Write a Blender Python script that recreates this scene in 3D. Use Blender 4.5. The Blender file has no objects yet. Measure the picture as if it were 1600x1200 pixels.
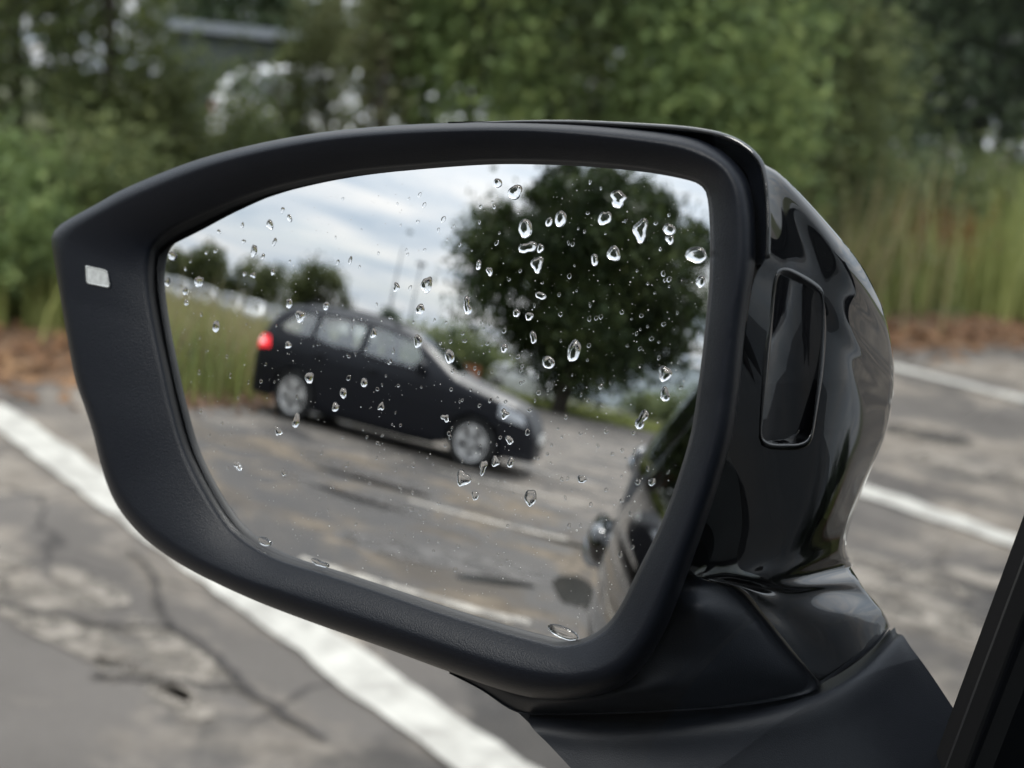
import bpy, bmesh, math, random
import numpy as np
from mathutils import Vector, Matrix

SC = bpy.context.scene
COL = SC.collection
RNG = np.random.default_rng(7)
R = math.radians

# ------------------------------------------------------------------ camera
F_PX = 2200.0                      # focal length in pixels of a 1600 px wide frame
UP = np.array([.1, 1, 429 / F_PX]); UP /= np.linalg.norm(UP)
LEFT = np.array([-1712, 600, -F_PX]); LEFT /= np.linalg.norm(LEFT)
XW = -LEFT
YW = np.cross(UP, XW)
CAM = np.array([XW, YW, UP])       # camera axes -> world axes (+Y is the car's nose, -X its left)
EYE = np.array([0, 0, 1.2])
cd = bpy.data.cameras.new('camera')
cam = bpy.data.objects.new('camera', cd)
COL.objects.link(cam)
m4 = Matrix.Identity(4)
for i in range(3):
    for j in range(3):
        m4[i][j] = CAM[i][j]
    m4[i][3] = EYE[i]
cam.matrix_world = m4
cd.sensor_fit = 'HORIZONTAL'
cd.sensor_width = 36
cd.lens = 36 * F_PX / 1600
cd.clip_start = .01
cd.clip_end = 2000
cd.dof.use_dof = True
cd.dof.focus_distance = .412
cd.dof.aperture_fstop = 12.0
SC.camera = cam

# ------------------------------------------------------------------ light and exposure
SUN_EL, SUN_AZ = 44, 172           # azimuth clockwise from +Y
w = bpy.data.worlds.new('World')
SC.world = w
w.use_nodes = True
nt = w.node_tree
nt.nodes.clear()
def N(nt, t, **kw):
    n = nt.nodes.new(t)
    for k, v in kw.items():
        if k in n.inputs:
            n.inputs[k].default_value = v
        else:
            setattr(n, k, v)
    return n
sky = N(nt, 'ShaderNodeTexSky', sky_type='NISHITA', sun_disc=False, sun_elevation=R(SUN_EL), sun_rotation=R(SUN_AZ))
tc = N(nt, 'ShaderNodeTexCoord')
sx = N(nt, 'ShaderNodeSeparateXYZ')
nt.links.new(tc.outputs['Generated'], sx.inputs[0])
zc = N(nt, 'ShaderNodeMath', operation='MAXIMUM'); zc.inputs[1].default_value = 0.0
nt.links.new(sx.outputs[2], zc.inputs[0])
za = N(nt, 'ShaderNodeMath', operation='ADD'); za.inputs[1].default_value = .08
nt.links.new(zc.outputs[0], za.inputs[0])
dx = N(nt, 'ShaderNodeMath', operation='DIVIDE'); dy = N(nt, 'ShaderNodeMath', operation='DIVIDE')
nt.links.new(sx.outputs[0], dx.inputs[0]); nt.links.new(za.outputs[0], dx.inputs[1])
nt.links.new(sx.outputs[1], dy.inputs[0]); nt.links.new(za.outputs[0], dy.inputs[1])
cx = N(nt, 'ShaderNodeCombineXYZ')
nt.links.new(dx.outputs[0], cx.inputs[0]); nt.links.new(dy.outputs[0], cx.inputs[1])
mp = N(nt, 'ShaderNodeMapping'); mp.inputs['Scale'].default_value = (.55, .9, 1); mp.inputs['Rotation'].default_value = (0, 0, R(20))
nt.links.new(cx.outputs[0], mp.inputs[0])
n1 = N(nt, 'ShaderNodeTexNoise', Scale=1.5, Detail=9.0, Roughness=.58, Distortion=.5)
nt.links.new(mp.outputs[0], n1.inputs['Vector'])
n2 = N(nt, 'ShaderNodeTexNoise', Scale=.5, Detail=4.0, Roughness=.5)
nt.links.new(mp.outputs[0], n2.inputs['Vector'])
cr = N(nt, 'ShaderNodeValToRGB')
cr.color_ramp.elements[0].position = .34; cr.color_ramp.elements[0].color = (.52, .61, .72, 1)
cr.color_ramp.elements[1].position = .64; cr.color_ramp.elements[1].color = (1.0, .99, .98, 1)
e = cr.color_ramp.elements.new(.48); e.color = (.72, .78, .85, 1)
nt.links.new(n1.outputs[0], cr.inputs[0])
sc_ = N(nt, 'ShaderNodeVectorMath', operation='SCALE'); sc_.inputs['Scale'].default_value = 9.0
nt.links.new(cr.outputs[0], sc_.inputs[0])
cm = N(nt, 'ShaderNodeMapRange'); cm.inputs['From Min'].default_value = .30; cm.inputs['From Max'].default_value = .48
cm.inputs['To Min'].default_value = .72; cm.inputs['To Max'].default_value = .97
nt.links.new(n2.outputs[0], cm.inputs['Value'])
mx = N(nt, 'ShaderNodeMixRGB')
nt.links.new(cm.outputs[0], mx.inputs[0]); nt.links.new(sky.outputs[0], mx.inputs[1]); nt.links.new(sc_.outputs[0], mx.inputs[2])
ov = N(nt, 'ShaderNodeMath', operation='MULTIPLY_ADD'); ov.inputs[1].default_value = 1.28; ov.inputs[2].default_value = .68
nt.links.new(zc.outputs[0], ov.inputs[0])
os_ = N(nt, 'ShaderNodeVectorMath', operation='SCALE')      # overcast sky: overhead brighter than the horizon
nt.links.new(mx.outputs[0], os_.inputs[0]); nt.links.new(ov.outputs[0], os_.inputs['Scale'])
bg = N(nt, 'ShaderNodeBackground', Strength=.10)
nt.links.new(os_.outputs[0], bg.inputs[0])
ow = N(nt, 'ShaderNodeOutputWorld')
nt.links.new(bg.outputs[0], ow.inputs[0])

sd = bpy.data.lights.new('sun', 'SUN')
sd.energy = 1.5; sd.angle = R(16); sd.color = (1, .97, .92)
sun = bpy.data.objects.new('sun', sd)
COL.objects.link(sun)
sv = Vector((math.sin(R(SUN_AZ)) * math.cos(R(SUN_EL)), math.cos(R(SUN_AZ)) * math.cos(R(SUN_EL)), math.sin(R(SUN_EL))))
sun.rotation_euler = sv.to_track_quat('Z', 'Y').to_euler()
sun.location = (0, 0, 30)

SC.view_settings.view_transform = 'Standard'
SC.view_settings.look = 'None'
SC.view_settings.gamma = 1
SC.view_settings.use_curve_mapping = False
SC.view_settings.exposure = .68
cy = SC.cycles
cy.use_denoising = True
cy.max_bounces = 14; cy.diffuse_bounces = 3; cy.glossy_bounces = 6; cy.transmission_bounces = 10; cy.transparent_max_bounces = 16
cy.caustics_reflective = False; cy.caustics_refractive = False
cy.sample_clamp_indirect = 6

# ------------------------------------------------------------------ helpers
def tag(o, label=None, cat=None, group=None, kind=None):
    if label: o['label'] = label
    if cat: o['category'] = cat
    if group: o['group'] = group
    if kind: o['kind'] = kind
    return o

def empty(name, loc=(0, 0, 0), rz=0.0):
    o = bpy.data.objects.new(name, None)
    COL.objects.link(o)
    o.location = loc
    o.rotation_euler = (0, 0, rz)
    o.empty_display_size = .1
    return o

def mesh(name, v, f, mat, parent=None, smooth=True):
    me = bpy.data.meshes.new(name)
    v = np.asarray(v, dtype=float)
    me.from_pydata(v.tolist(), [], [tuple(int(i) for i in q) for q in f])
    if mat is not None:
        me.materials.append(mat)
    me.update()
    if smooth:
        me.polygons.foreach_set('use_smooth', [True] * len(me.polygons))
    o = bpy.data.objects.new(name, me)
    COL.objects.link(o)
    if parent is not None:
        o.parent = parent
    return o

def fast_mesh(name, v, quads, mat, parent=None):
    """many quads (or tris) at once"""
    me = bpy.data.meshes.new(name)
    v = np.asarray(v, np.float32); q = np.asarray(quads, np.int32)
    k = q.shape[1]
    me.vertices.add(len(v)); me.vertices.foreach_set('co', v.ravel())
    me.loops.add(q.size); me.loops.foreach_set('vertex_index', q.ravel())
    me.polygons.add(len(q))
    me.polygons.foreach_set('loop_start', np.arange(0, q.size, k, dtype=np.int32))
    me.update(calc_edges=True)
    me.materials.append(mat)
    o = bpy.data.objects.new(name, me)
    COL.objects.link(o)
    if parent is not None:
        o.parent = parent
    return o

class MB:
    """collects primitive shapes, then links them as one mesh object"""
    def __init__(s): s.v = []; s.f = []
    def add(s, v, f):
        b = len(s.v); s.v += [tuple(p) for p in v]; s.f += [tuple(i + b for i in q) for q in f]; return s
    def box(s, c, d, rz=0.0, taper=1.0):
        x, y, z = d[0] / 2, d[1] / 2, d[2] / 2
        p = []
        for k, t in ((-1, 1.0), (1, taper)):
            for a, b in ((-1, -1), (1, -1), (1, 1), (-1, 1)):
                X, Y = a * x * t, b * y * t
                p.append((c[0] + X * math.cos(rz) - Y * math.sin(rz), c[1] + X * math.sin(rz) + Y * math.cos(rz), c[2] + k * z))
        return s.add(p, [(3, 2, 1, 0), (4, 5, 6, 7), (0, 1, 5, 4), (1, 2, 6, 5), (2, 3, 7, 6), (3, 0, 4, 7)])
    def tube(s, pts, rad, n=10, cap=True):
        pts = [Vector(p) for p in pts]
        rads = rad if hasattr(rad, '__len__') else [rad] * len(pts)
        ring = []
        for i, p in enumerate(pts):
            d = (pts[min(i + 1, len(pts) - 1)] - pts[max(i - 1, 0)]).normalized()
            a = d.orthogonal().normalized() if i == 0 else (pa - d * pa.dot(d)).normalized()
            pa = a
            b = d.cross(a)
            ring += [p + (a * math.cos(2 * math.pi * k / n) + b * math.sin(2 * math.pi * k / n)) * rads[i] for k in range(n)]
        f = []
        for i in range(len(pts) - 1):
            for k in range(n):
                f.append((i * n + k, i * n + (k + 1) % n, (i + 1) * n + (k + 1) % n, (i + 1) * n + k))
        if cap:
            f.append(tuple(range(n - 1, -1, -1))); f.append(tuple(range((len(pts) - 1) * n, len(pts) * n)))
        return s.add(ring, f)
    def lathe(s, prof, c, axis='y', n=32, sgn=1):
        """prof: (radius, offset along axis)"""
        p = []
        for r, h in prof:
            for k in range(n):
                a = 2 * math.pi * k / n
                if axis == 'y': p.append((c[0] + r * math.cos(a), c[1] + sgn * h, c[2] + r * math.sin(a)))
                elif axis == 'z': p.append((c[0] + r * math.cos(a), c[1] + r * math.sin(a), c[2] + h))
        f = []
        for i in range(len(prof) - 1):
            for k in range(n):
                f.append((i * n + k, i * n + (k + 1) % n, (i + 1) * n + (k + 1) % n, (i + 1) * n + k))
        return s.add(p, f)
    def build(s, name, mat, parent=None, smooth=False):
        return mesh(name, s.v, s.f, mat, parent, smooth)

def grid_faces(nr, nc, wrap=False):
    f = []
    for i in range(nr - 1):
        for j in range(nc if wrap else nc - 1):
            k = (j + 1) % nc
            f.append((i * nc + j, i * nc + k, (i + 1) * nc + k, (i + 1) * nc + j))
    return f

def crom(P, n, closed=False):
    """Catmull-Rom through control rows P, n samples per span"""
    P = np.asarray(P, float); K = len(P); out = []
    spans = K if closed else K - 1
    for i in range(spans):
        if closed:
            a, b, c, d = P[(i - 1) % K], P[i], P[(i + 1) % K], P[(i + 2) % K]
        else:
            a = P[i - 1] if i > 0 else 2 * P[0] - P[1]
            b, c = P[i], P[i + 1]
            d = P[i + 2] if i + 2 < K else 2 * P[-1] - P[-2]
        for t in np.arange(n) / n:
            out.append(.5 * (2 * b + (c - a) * t + (2 * a - 5 * b + 4 * c - d) * t * t + (3 * b - a - 3 * c + d) * t ** 3))
    if not closed:
        out.append(P[-1])
    return np.array(out)

def smooth_grid(G, nu, nv):
    """G[rows][cols][3] control grid -> dense grid through it"""
    G = np.asarray(G, float)
    a = np.array([crom(row, nu) for row in G])
    b = np.array([crom(a[:, j], nv) for j in range(a.shape[1])])
    return b.transpose(1, 0, 2)

# ------------------------------------------------------------------ materials
def mat(name):
    m = bpy.data.materials.new(name); m.use_nodes = True
    return m, m.node_tree, m.node_tree.nodes['Principled BSDF']

def simple(name, col, rough=.5, metal=0.0, coat=0.0, bump=None, emit=None, spec=None, var=None):
    m, t, b = mat(name)
    b.inputs['Base Color'].default_value = (*col, 1)
    b.inputs['Roughness'].default_value = rough
    b.inputs['Metallic'].default_value = metal
    b.inputs['Coat Weight'].default_value = coat
    b.inputs['Coat Roughness'].default_value = .02
    if spec is not None:
        b.inputs['Specular IOR Level'].default_value = spec
    c = t.nodes.new('ShaderNodeTexCoord')
    if bump:
        sc, st, dist = bump
        n = N(t, 'ShaderNodeTexNoise', Scale=sc, Detail=3.0, Roughness=.5)
        t.links.new(c.outputs['Object'], n.inputs['Vector'])
        bp = N(t, 'ShaderNodeBump', Strength=st, Distance=dist)
        t.links.new(n.outputs[0], bp.inputs['Height'])
        t.links.new(bp.outputs[0], b.inputs['Normal'])
    if var:
        sc, k = var
        n = N(t, 'ShaderNodeTexNoise', Scale=sc, Detail=5.0, Roughness=.6)
        t.links.new(c.outputs['Object'], n.inputs['Vector'])
        r = t.nodes.new('ShaderNodeValToRGB')
        r.color_ramp.elements[0].position = .3; r.color_ramp.elements[0].color = (*[x * (1 - k) for x in col], 1)
        r.color_ramp.elements[1].position = .7; r.color_ramp.elements[1].color = (*[min(1, x * (1 + k)) for x in col], 1)
        t.links.new(n.outputs[0], r.inputs[0]); t.links.new(r.outputs[0], b.inputs['Base Color'])
    if emit:
        b.inputs['Emission Color'].default_value = (*emit[0], 1); b.inputs['Emission Strength'].default_value = emit[1]
    return m

def leafmat(name, c0, c1, c2, trans=.35, scale=.6):
    """leaf colours vary leaf by leaf and in broad drifts through the crown"""
    m, t, b = mat(name)
    g = t.nodes.new('ShaderNodeNewGeometry')
    tc = t.nodes.new('ShaderNodeTexCoord')
    n = N(t, 'ShaderNodeTexNoise', Scale=scale, Detail=3.0)
    t.links.new(tc.outputs['Object'], n.inputs['Vector'])
    ad = N(t, 'ShaderNodeMath', operation='MULTIPLY_ADD'); ad.inputs[1].default_value = .45
    t.links.new(g.outputs['Random Per Island'], ad.inputs[0])
    sb = N(t, 'ShaderNodeMath', operation='MULTIPLY_ADD'); sb.inputs[1].default_value = 1.5; sb.inputs[2].default_value = -.48
    t.links.new(n.outputs[0], sb.inputs[0]); t.links.new(sb.outputs[0], ad.inputs[2])
    r = t.nodes.new('ShaderNodeValToRGB')
    r.color_ramp.elements[0].position = .1; r.color_ramp.elements[0].color = (*c0, 1)
    r.color_ramp.elements[1].position = .95; r.color_ramp.elements[1].color = (*c2, 1)
    e = r.color_ramp.elements.new(.5); e.color = (*c1, 1)
    t.links.new(ad.outputs[0], r.inputs[0])
    t.links.new(r.outputs[0], b.inputs['Base Color'])
    b.inputs['Roughness'].default_value = .55
    b.inputs['Specular IOR Level'].default_value = .25
    tr = t.nodes.new('ShaderNodeBsdfTranslucent')
    t.links.new(r.outputs[0], tr.inputs[0])
    mix = t.nodes.new('ShaderNodeMixShader'); mix.inputs[0].default_value = trans
    t.links.new(b.outputs[0], mix.inputs[1]); t.links.new(tr.outputs[0], mix.inputs[2])
    t.links.new(mix.outputs[0], t.nodes['Material Output'].inputs[0])
    return m

M = {}
M['plastic'] = simple('grained_plastic', (.0040, .0053, .0090), .37, bump=(2300, .32, .0005), spec=.24)
M['plastic_foot'] = simple('fine_grained_plastic', (.0125, .0148, .0200), .48, bump=(2800, .25, .0005), spec=.32)
M['recess'] = simple('black_recess', (.004, .004, .005), .6)
M['gloss'] = simple('black_gloss', (.0025, .0028, .0034), .02, coat=1.0)
M['surround'] = simple('satin_black', (.004, .004, .005), .3, spec=.3)
M['lens'] = simple('dark_lens', (.002, .002, .003), .02, coat=1.0)
M['mirror'] = simple('mirror_coating', (.90, .905, .91), 0.0, metal=1.0)
M['lamp'] = simple('lamp_lens', (.46, .47, .46), .18, coat=.8, var=(400, .25))
M['chrome'] = simple('satin_chrome', (.46, .50, .56), .25, metal=1.0)
M['trim'] = simple('black_trim', (.0045, .005, .007), .5, spec=.2)
M['rubber'] = simple('rubber_seal', (.006, .006, .007), .75)
M['tyre'] = simple('tyre_rubber', (.014, .014, .014), .8)
M['alloy'] = simple('alloy', (.72, .71, .70), .38, metal=.35)
M['cabin'] = simple('cabin_cloth', (.012, .012, .013), .8)
M['red_lamp'] = simple('red_lamp', (.45, .01, .015), .2, coat=.5, emit=((1, .035, .05), .9))
M['brake_lamp'] = simple('brake_lamp', (.6, .3, .3), .2, emit=((1, .42, .42), 1.1))
M['red_lamp_off'] = simple('red_lamp_dull', (.25, .01, .015), .2, coat=.5)
M['head_lamp'] = simple('head_lamp', (.55, .57, .6), .1, coat=1)
M['plate'] = simple('number_plate', (.75, .75, .72), .4)

def glassmat(name='window_glass', tint=(.80, .85, .83), base=.04):
    m, t, b = mat(name)
    t.nodes.remove(b)
    fr = N(t, 'ShaderNodeFresnel', IOR=1.5)
    ge = t.nodes.new('ShaderNodeNewGeometry')       # a thin pane reflects alike from both sides
    io = N(t, 'ShaderNodeMapRange'); io.inputs['To Min'].default_value = 1.5; io.inputs['To Max'].default_value = 1 / 1.5
    t.links.new(ge.outputs['Backfacing'], io.inputs['Value']); t.links.new(io.outputs[0], fr.inputs['IOR'])
    tr = t.nodes.new('ShaderNodeBsdfTransparent'); tr.inputs[0].default_value = (*tint, 1)
    gl = t.nodes.new('ShaderNodeBsdfGlossy'); gl.inputs['Roughness'].default_value = .02
    mix = t.nodes.new('ShaderNodeMixShader')
    ml = N(t, 'ShaderNodeMath', operation='MULTIPLY_ADD'); ml.inputs[1].default_value = 1.0; ml.inputs[2].default_value = base
    t.links.new(fr.outputs[0], ml.inputs[0]); t.links.new(ml.outputs[0], mix.inputs[0])
    t.links.new(tr.outputs[0], mix.inputs[1]); t.links.new(gl.outputs[0], mix.inputs[2])
    t.links.new(mix.outputs[0], t.nodes['Material Output'].inputs[0])
    return m
M['glass'] = glassmat()
M['glass_bright'] = glassmat('coated_window_glass', (.80, .85, .83), .15)
M['clear_glass'] = glassmat('clean_window_glass', (.97, .98, .975))
def watermat():
    m, t, b = mat('rain_water')
    b.inputs['Base Color'].default_value = (1, 1, 1, 1)
    b.inputs['Roughness'].default_value = 0
    b.inputs['IOR'].default_value = 1.333
    b.inputs['Transmission Weight'].default_value = 1
    return m
M['water'] = watermat()
M['dust'] = simple('dried_dust', (.55, .55, .53), .8)

M['leaf_bright'] = leafmat('bright_leaf', (.090, .130, .056), (.195, .265, .098), (.37, .42, .15), trans=.48)
M['leaf_mid'] = leafmat('mid_leaf', (.076, .106, .052), (.165, .200, .082), (.31, .33, .13), trans=.48)
M['leaf_pale'] = leafmat('pale_leaf', (.085, .105, .04), (.17, .185, .085), (.30, .30, .16), trans=.48)
M['leaf_dark'] = leafmat('dark_leaf', (.045, .068, .040), (.085, .116, .062), (.135, .170, .082), trans=.35)
M['leaf_tree'] = leafmat('round_tree_leaf', (.018, .031, .011), (.044, .066, .022), (.105, .128, .042), trans=.2)
M['leaf_olive'] = leafmat('olive_leaf', (.04, .052, .018), (.085, .100, .035), (.15, .165, .06), trans=.48)
M['grass'] = leafmat('meadow_grass', (.14, .175, .055), (.265, .30, .095), (.39, .40, .15), trans=.35, scale=.5)
M['straw'] = leafmat('straw_grass', (.17, .15, .07), (.30, .26, .13), (.45, .38, .21), trans=.3, scale=.5)
M['rust_weed'] = leafmat('rusty_weed', (.15, .085, .03), (.28, .15, .05), (.38, .21, .08), trans=.3)
M['litter'] = leafmat('fallen_leaf', (.09, .045, .022), (.17, .085, .04), (.26, .15, .075), trans=.05, scale=2)
M['bark'] = simple('bark', (.06, .05, .04), .9, bump=(18, .6, .02), var=(6, .35))

def groundmat(name, c0, c1, sc):
    m, t, b = mat(name)
    tc = t.nodes.new('ShaderNodeTexCoord')
    n = N(t, 'ShaderNodeTexNoise', Scale=sc, Detail=8.0, Roughness=.65)
    t.links.new(tc.outputs['Object'], n.inputs['Vector'])
    r = t.nodes.new('ShaderNodeValToRGB')
    r.color_ramp.elements[0].position = .35; r.color_ramp.elements[0].color = (*c0, 1)
    r.color_ramp.elements[1].position = .68; r.color_ramp.elements[1].color = (*c1, 1)
    t.links.new(n.outputs[0], r.inputs[0]); t.links.new(r.outputs[0], b.inputs['Base Color'])
    b.inputs['Roughness'].default_value = .95
    return m
M['earth'] = groundmat('meadow_earth', (.045, .05, .02), (.11, .115, .045), 1.2)
M['soil'] = groundmat('leafy_soil', (.10, .055, .03), (.20, .115, .06), 3)
M['path'] = groundmat('gravel_path', (.26, .235, .20), (.36, .33, .29), 2)

def asphaltmat(name='worn_asphalt', k=1.0, warm=(1, 1, 1), wear=.475, dampness=.53):
    m, t, b = mat(name)
    tc = t.nodes.new('ShaderNodeTexCoord')
    L = t.links.new
    def noise(sc, det, rough=.55, dist=0.0, stretch=None, off=(0, 0, 0)):
        mp = t.nodes.new('ShaderNodeMapping')
        mp.inputs['Location'].default_value = off
        if stretch: mp.inputs['Scale'].default_value = stretch
        L(tc.outputs['Object'], mp.inputs[0])
        n = N(t, 'ShaderNodeTexNoise', Scale=sc, Detail=det, Roughness=rough, Distortion=dist)
        L(mp.outputs[0], n.inputs['Vector'])
        return n.outputs[0]
    def ramp(x, p0, p1, v0=0.0, v1=1.0):
        r = N(t, 'ShaderNodeMapRange')
        r.inputs['From Min'].default_value = p0; r.inputs['From Max'].default_value = p1
        r.inputs['To Min'].default_value = v0; r.inputs['To Max'].default_value = v1
        L(x, r.inputs['Value']); return r.outputs[0]
    def mixc(fac, a, c, mode='MIX'):
        mx = N(t, 'ShaderNodeMixRGB', blend_type=mode)
        L(fac, mx.inputs[0]) if not isinstance(fac, float) else None
        if isinstance(fac, float): mx.inputs[0].default_value = fac
        for k, q in ((1, a), (2, c)):
            if isinstance(q, tuple): mx.inputs[k].default_value = (*q, 1)
            else: L(q, mx.inputs[k])
        return mx.outputs[0]
    def mul(a, c):
        q = N(t, 'ShaderNodeMath', operation='MULTIPLY'); L(a, q.inputs[0]); L(c, q.inputs[1]); return q.outputs[0]
    base = mixc(ramp(noise(1.3, 6), .35, .65), tuple(c * k * w_ for c, w_ in zip((.098, .087, .078), warm)), tuple(c * k * w_ for c, w_ in zip((.153, .137, .123), warm)))
    grain = noise(90, 4, .7)
    base = mixc(ramp(grain, .3, .75, 0, .35), base, (.22, .20, .18))
    # worn, sandy patches where the dark surface has come away
    big = noise(1.05, 9, .66, .35, (1, 1.2, 1), (3.1, .7, 0))
    worn = ramp(big, wear, wear + .075)
    sand = mixc(ramp(noise(7, 6, .7), .3, .7), tuple(c * k * w_ for c, w_ in zip((.150, .128, .106), warm)), tuple(c * k * w_ for c, w_ in zip((.34, .297, .248), warm)))
    col = mixc(worn, base, sand)
    # dark repaired / damp patches
    damp = ramp(noise(.9, 7, .65, .5, (1, 1, 1), (8.3, 4.1, 0)), dampness, dampness + .08, 0, .85)
    col = mixc(damp, col, (.052, .048, .046))
    # cracks along broken edges
    vo = t.nodes.new('ShaderNodeTexVoronoi'); vo.feature = 'DISTANCE_TO_EDGE'; vo.inputs['Scale'].default_value = 1.1
    wd = N(t, 'ShaderNodeTexNoise', Scale=2.2, Detail=5.0)
    L(tc.outputs['Object'], wd.inputs['Vector'])
    vm = N(t, 'ShaderNodeVectorMath', operation='MULTIPLY_ADD')
    vm.inputs[1].default_value = (.6, .6, 0)
    L(wd.outputs['Color'], vm.inputs[0]); L(tc.outputs['Object'], vm.inputs[2])
    L(vm.outputs[0], vo.inputs['Vector'])
    crack = ramp(vo.outputs['Distance'], .003, .013, .8, 0)
    gate = ramp(noise(.6, 3, .5, 0, None, (1, 5, 0)), .47, .55)
    col = mixc(mul(crack, gate), col, (.055, .050, .047))
    L(col, b.inputs['Base Color'])
    b.inputs['Specular IOR Level'].default_value = .2
    rr = ramp(damp, 0, .7, .9, .5)
    L(rr, b.inputs['Roughness'])
    bp = N(t, 'ShaderNodeBump', Strength=.5, Distance=.01)
    L(grain, bp.inputs['Height']); L(bp.outputs[0], b.inputs['Normal'])
    return m
M['asphalt'] = asphaltmat()
M['asphalt_old'] = asphaltmat('old_asphalt', .72, (1.06, .98, .86), .455, .46)

def paintmat(name='worn_line_paint', lo=.30, hi=.60, c0=(.30, .28, .25), c1=(.60, .575, .515)):
    m, t, b = mat(name)
    tc = t.nodes.new('ShaderNodeTexCoord')
    n = N(t, 'ShaderNodeTexNoise', Scale=9, Detail=8.0, Roughness=.7)
    t.links.new(tc.outputs['Object'], n.inputs['Vector'])
    r = t.nodes.new('ShaderNodeValToRGB')
    r.color_ramp.elements[0].position = lo; r.color_ramp.elements[0].color = (*c0, 1)
    r.color_ramp.elements[1].position = hi; r.color_ramp.elements[1].color = (*c1, 1)
    t.links.new(n.outputs[0], r.inputs[0]); t.links.new(r.outputs[0], b.inputs['Base Color'])
    b.inputs['Roughness'].default_value = .7
    return m
M['line'] = paintmat()
M['line_faded'] = paintmat('faded_line_paint', .38, .58, (.15, .132, .112), (.50, .455, .385))
M['sandy'] = groundmat('sandy_worn_patch', (.165, .142, .117), (.36, .318, .268), 6)
def broken(m, sc, lo, hi):
    t = m.node_tree; b = t.nodes['Principled BSDF']
    tc = t.nodes.new('ShaderNodeTexCoord')
    n = N(t, 'ShaderNodeTexNoise', Scale=sc, Detail=8.0, Roughness=.7)
    t.links.new(tc.outputs['Object'], n.inputs['Vector'])
    r_ = N(t, 'ShaderNodeMapRange'); r_.inputs['From Min'].default_value = lo; r_.inputs['From Max'].default_value = hi
    t.links.new(n.outputs[0], r_.inputs['Value']); t.links.new(r_.outputs[0], b.inputs['Alpha'])
broken(M['sandy'], 9, .40, .56)
M['crack'] = simple('crack_dirt', (.05, .044, .04), .95)
M['damp'] = simple('damp_asphalt', (.072, .062, .054), .5, var=(5, .45))
broken(M['damp'], 4, .36, .56)
M['wet'] = simple('wet_dark_asphalt', (.028, .024, .020), .18, var=(5, .5))
M['render_pale'] = simple('pale_cladding', (.66, .72, .78), .5, var=(.4, .08))
M['roof_grey'] = simple('grey_roof', (.20, .22, .25), .6)
M['steel'] = simple('galvanised_steel', (.30, .31, .32), .5, metal=.4)
M['orange'] = simple('orange_plastic', (.36, .13, .06), .6)
M['white_paint'] = simple('white_paint', (.72, .72, .72), .4)

# ------------------------------------------------------------------ ground, car park, markings
def patch(name, pts, z, m, kind='structure', res=None):
    v = [(x, y, z) for x, y in pts]
    o = mesh(name, v, [tuple(range(len(v)))], m, smooth=False)
    return tag(o, kind=kind)

g = 400
patch('ground', [(-g, -g), (g, -g), (g, g), (-g, g)], 0, M['earth'])
def wavy(x0, y0, y1, n, amp, seed):
    r = np.random.default_rng(seed)
    k = np.convolve(r.normal(0, 1, n + 8), np.ones(5) / 5, 'same')[4:-4][:n]
    return [(x0 + amp * k[i], y0 + (y1 - y0) * i / (n - 1)) for i in range(n)]
edge = wavy(-5.12, -38, 30, 90, .18, 3)
litter_out = wavy(-6.35, 30, -38, 60, .5, 4)
patch('leafy_soil', [(x + .35, y) for x, y in edge] + litter_out, .004, M['soil'])
asp = patch('car_park_asphalt', edge + [(12, 30), (12, -35), (4, -34.5), (-5, -34.2)], .008, M['asphalt'])
patch('gravel_path', [(-1.6, -35.0), (2.5, -35.2), (3.2, -48), (.4, -48)], .009, M['path'])
LINES = [1.52, 3.97, 6.42, 8.85, 11.3, -1.1, -3.75, -6.38, -8.72, -11.05, -13.5, -15.9, -18.3]
r = np.random.default_rng(5)
for i, y in enumerate(LINES):
    x0 = -4.92 if y > 0 else {-6.38: -1.95, -3.75: -1.9, -8.72: -2.3}.get(y, -4.6)
    x1 = -.62 if y < 0 else -.3
    hw = .068 if y > 0 else .052
    n = 60
    xs = np.linspace(x0, x1, n)
    jit = r.normal(0, .006, (2, n))
    top = [(x, y + hw + jit[0][k]) for k, x in enumerate(xs)]
    bot = [(x, y - hw + jit[1][k]) for k, x in enumerate(xs)]
    v = [(a, b_, .016) for a, b_ in top] + [(a, b_, .016) for a, b_ in bot]
    f = [(k + n, k + n + 1, k + 1, k) for k in range(n - 1)]
    tag(mesh('parking_line', v, f, M['line'] if y > 0 else M['line_faded'], smooth=False), kind='structure')
def blob(name, c, rx, ry, z, m, seed, rot=0):
    r = np.random.default_rng(seed); n = 40
    k = 1 + .5 * np.convolve(np.tile(r.normal(0, .5, n), 3), np.ones(5) / 5, 'same')[n:2 * n]
    pts = []
    for i in range(n):
        a = 2 * math.pi * i / n
        X, Y = rx * k[i] * math.cos(a), ry * k[i] * math.sin(a)
        pts.append((c[0] + X * math.cos(rot) - Y * math.sin(rot), c[1] + X * math.sin(rot) + Y * math.cos(rot)))
    return patch(name, pts, z, m)
#MARK_PUDDLES
def crack(pts, wd, seed):
    r = np.random.default_rng(seed)
    p = crom(np.array(pts, float), 8); p = p + r.normal(0, .006, p.shape)
    d = np.gradient(p, axis=0); d /= np.linalg.norm(d, axis=1)[:, None]
    nn = np.stack([-d[:, 1], d[:, 0]], 1) * (wd * r.uniform(.35, 1, len(p)))[:, None]
    v = [(x, y, .0165) for x, y in p + nn] + [(x, y, .0165) for x, y in p - nn]
    n = len(p)
    tag(mesh('asphalt_crack', v, [(k + n, k + n + 1, k + 1, k) for k in range(n - 1)], M['crack'], smooth=False), kind='structure')
blob('old_asphalt', (-2.3, -5.9), 3.0, 2.9, .0115, M['asphalt_old'], 19)
blob('pothole', (-2.45, -6.78), .55, .13, .0150, M['wet'], 11, -.05)
blob('pothole', (-2.25, -5.85), .42, .10, .0150, M['wet'], 15, .1)
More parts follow.
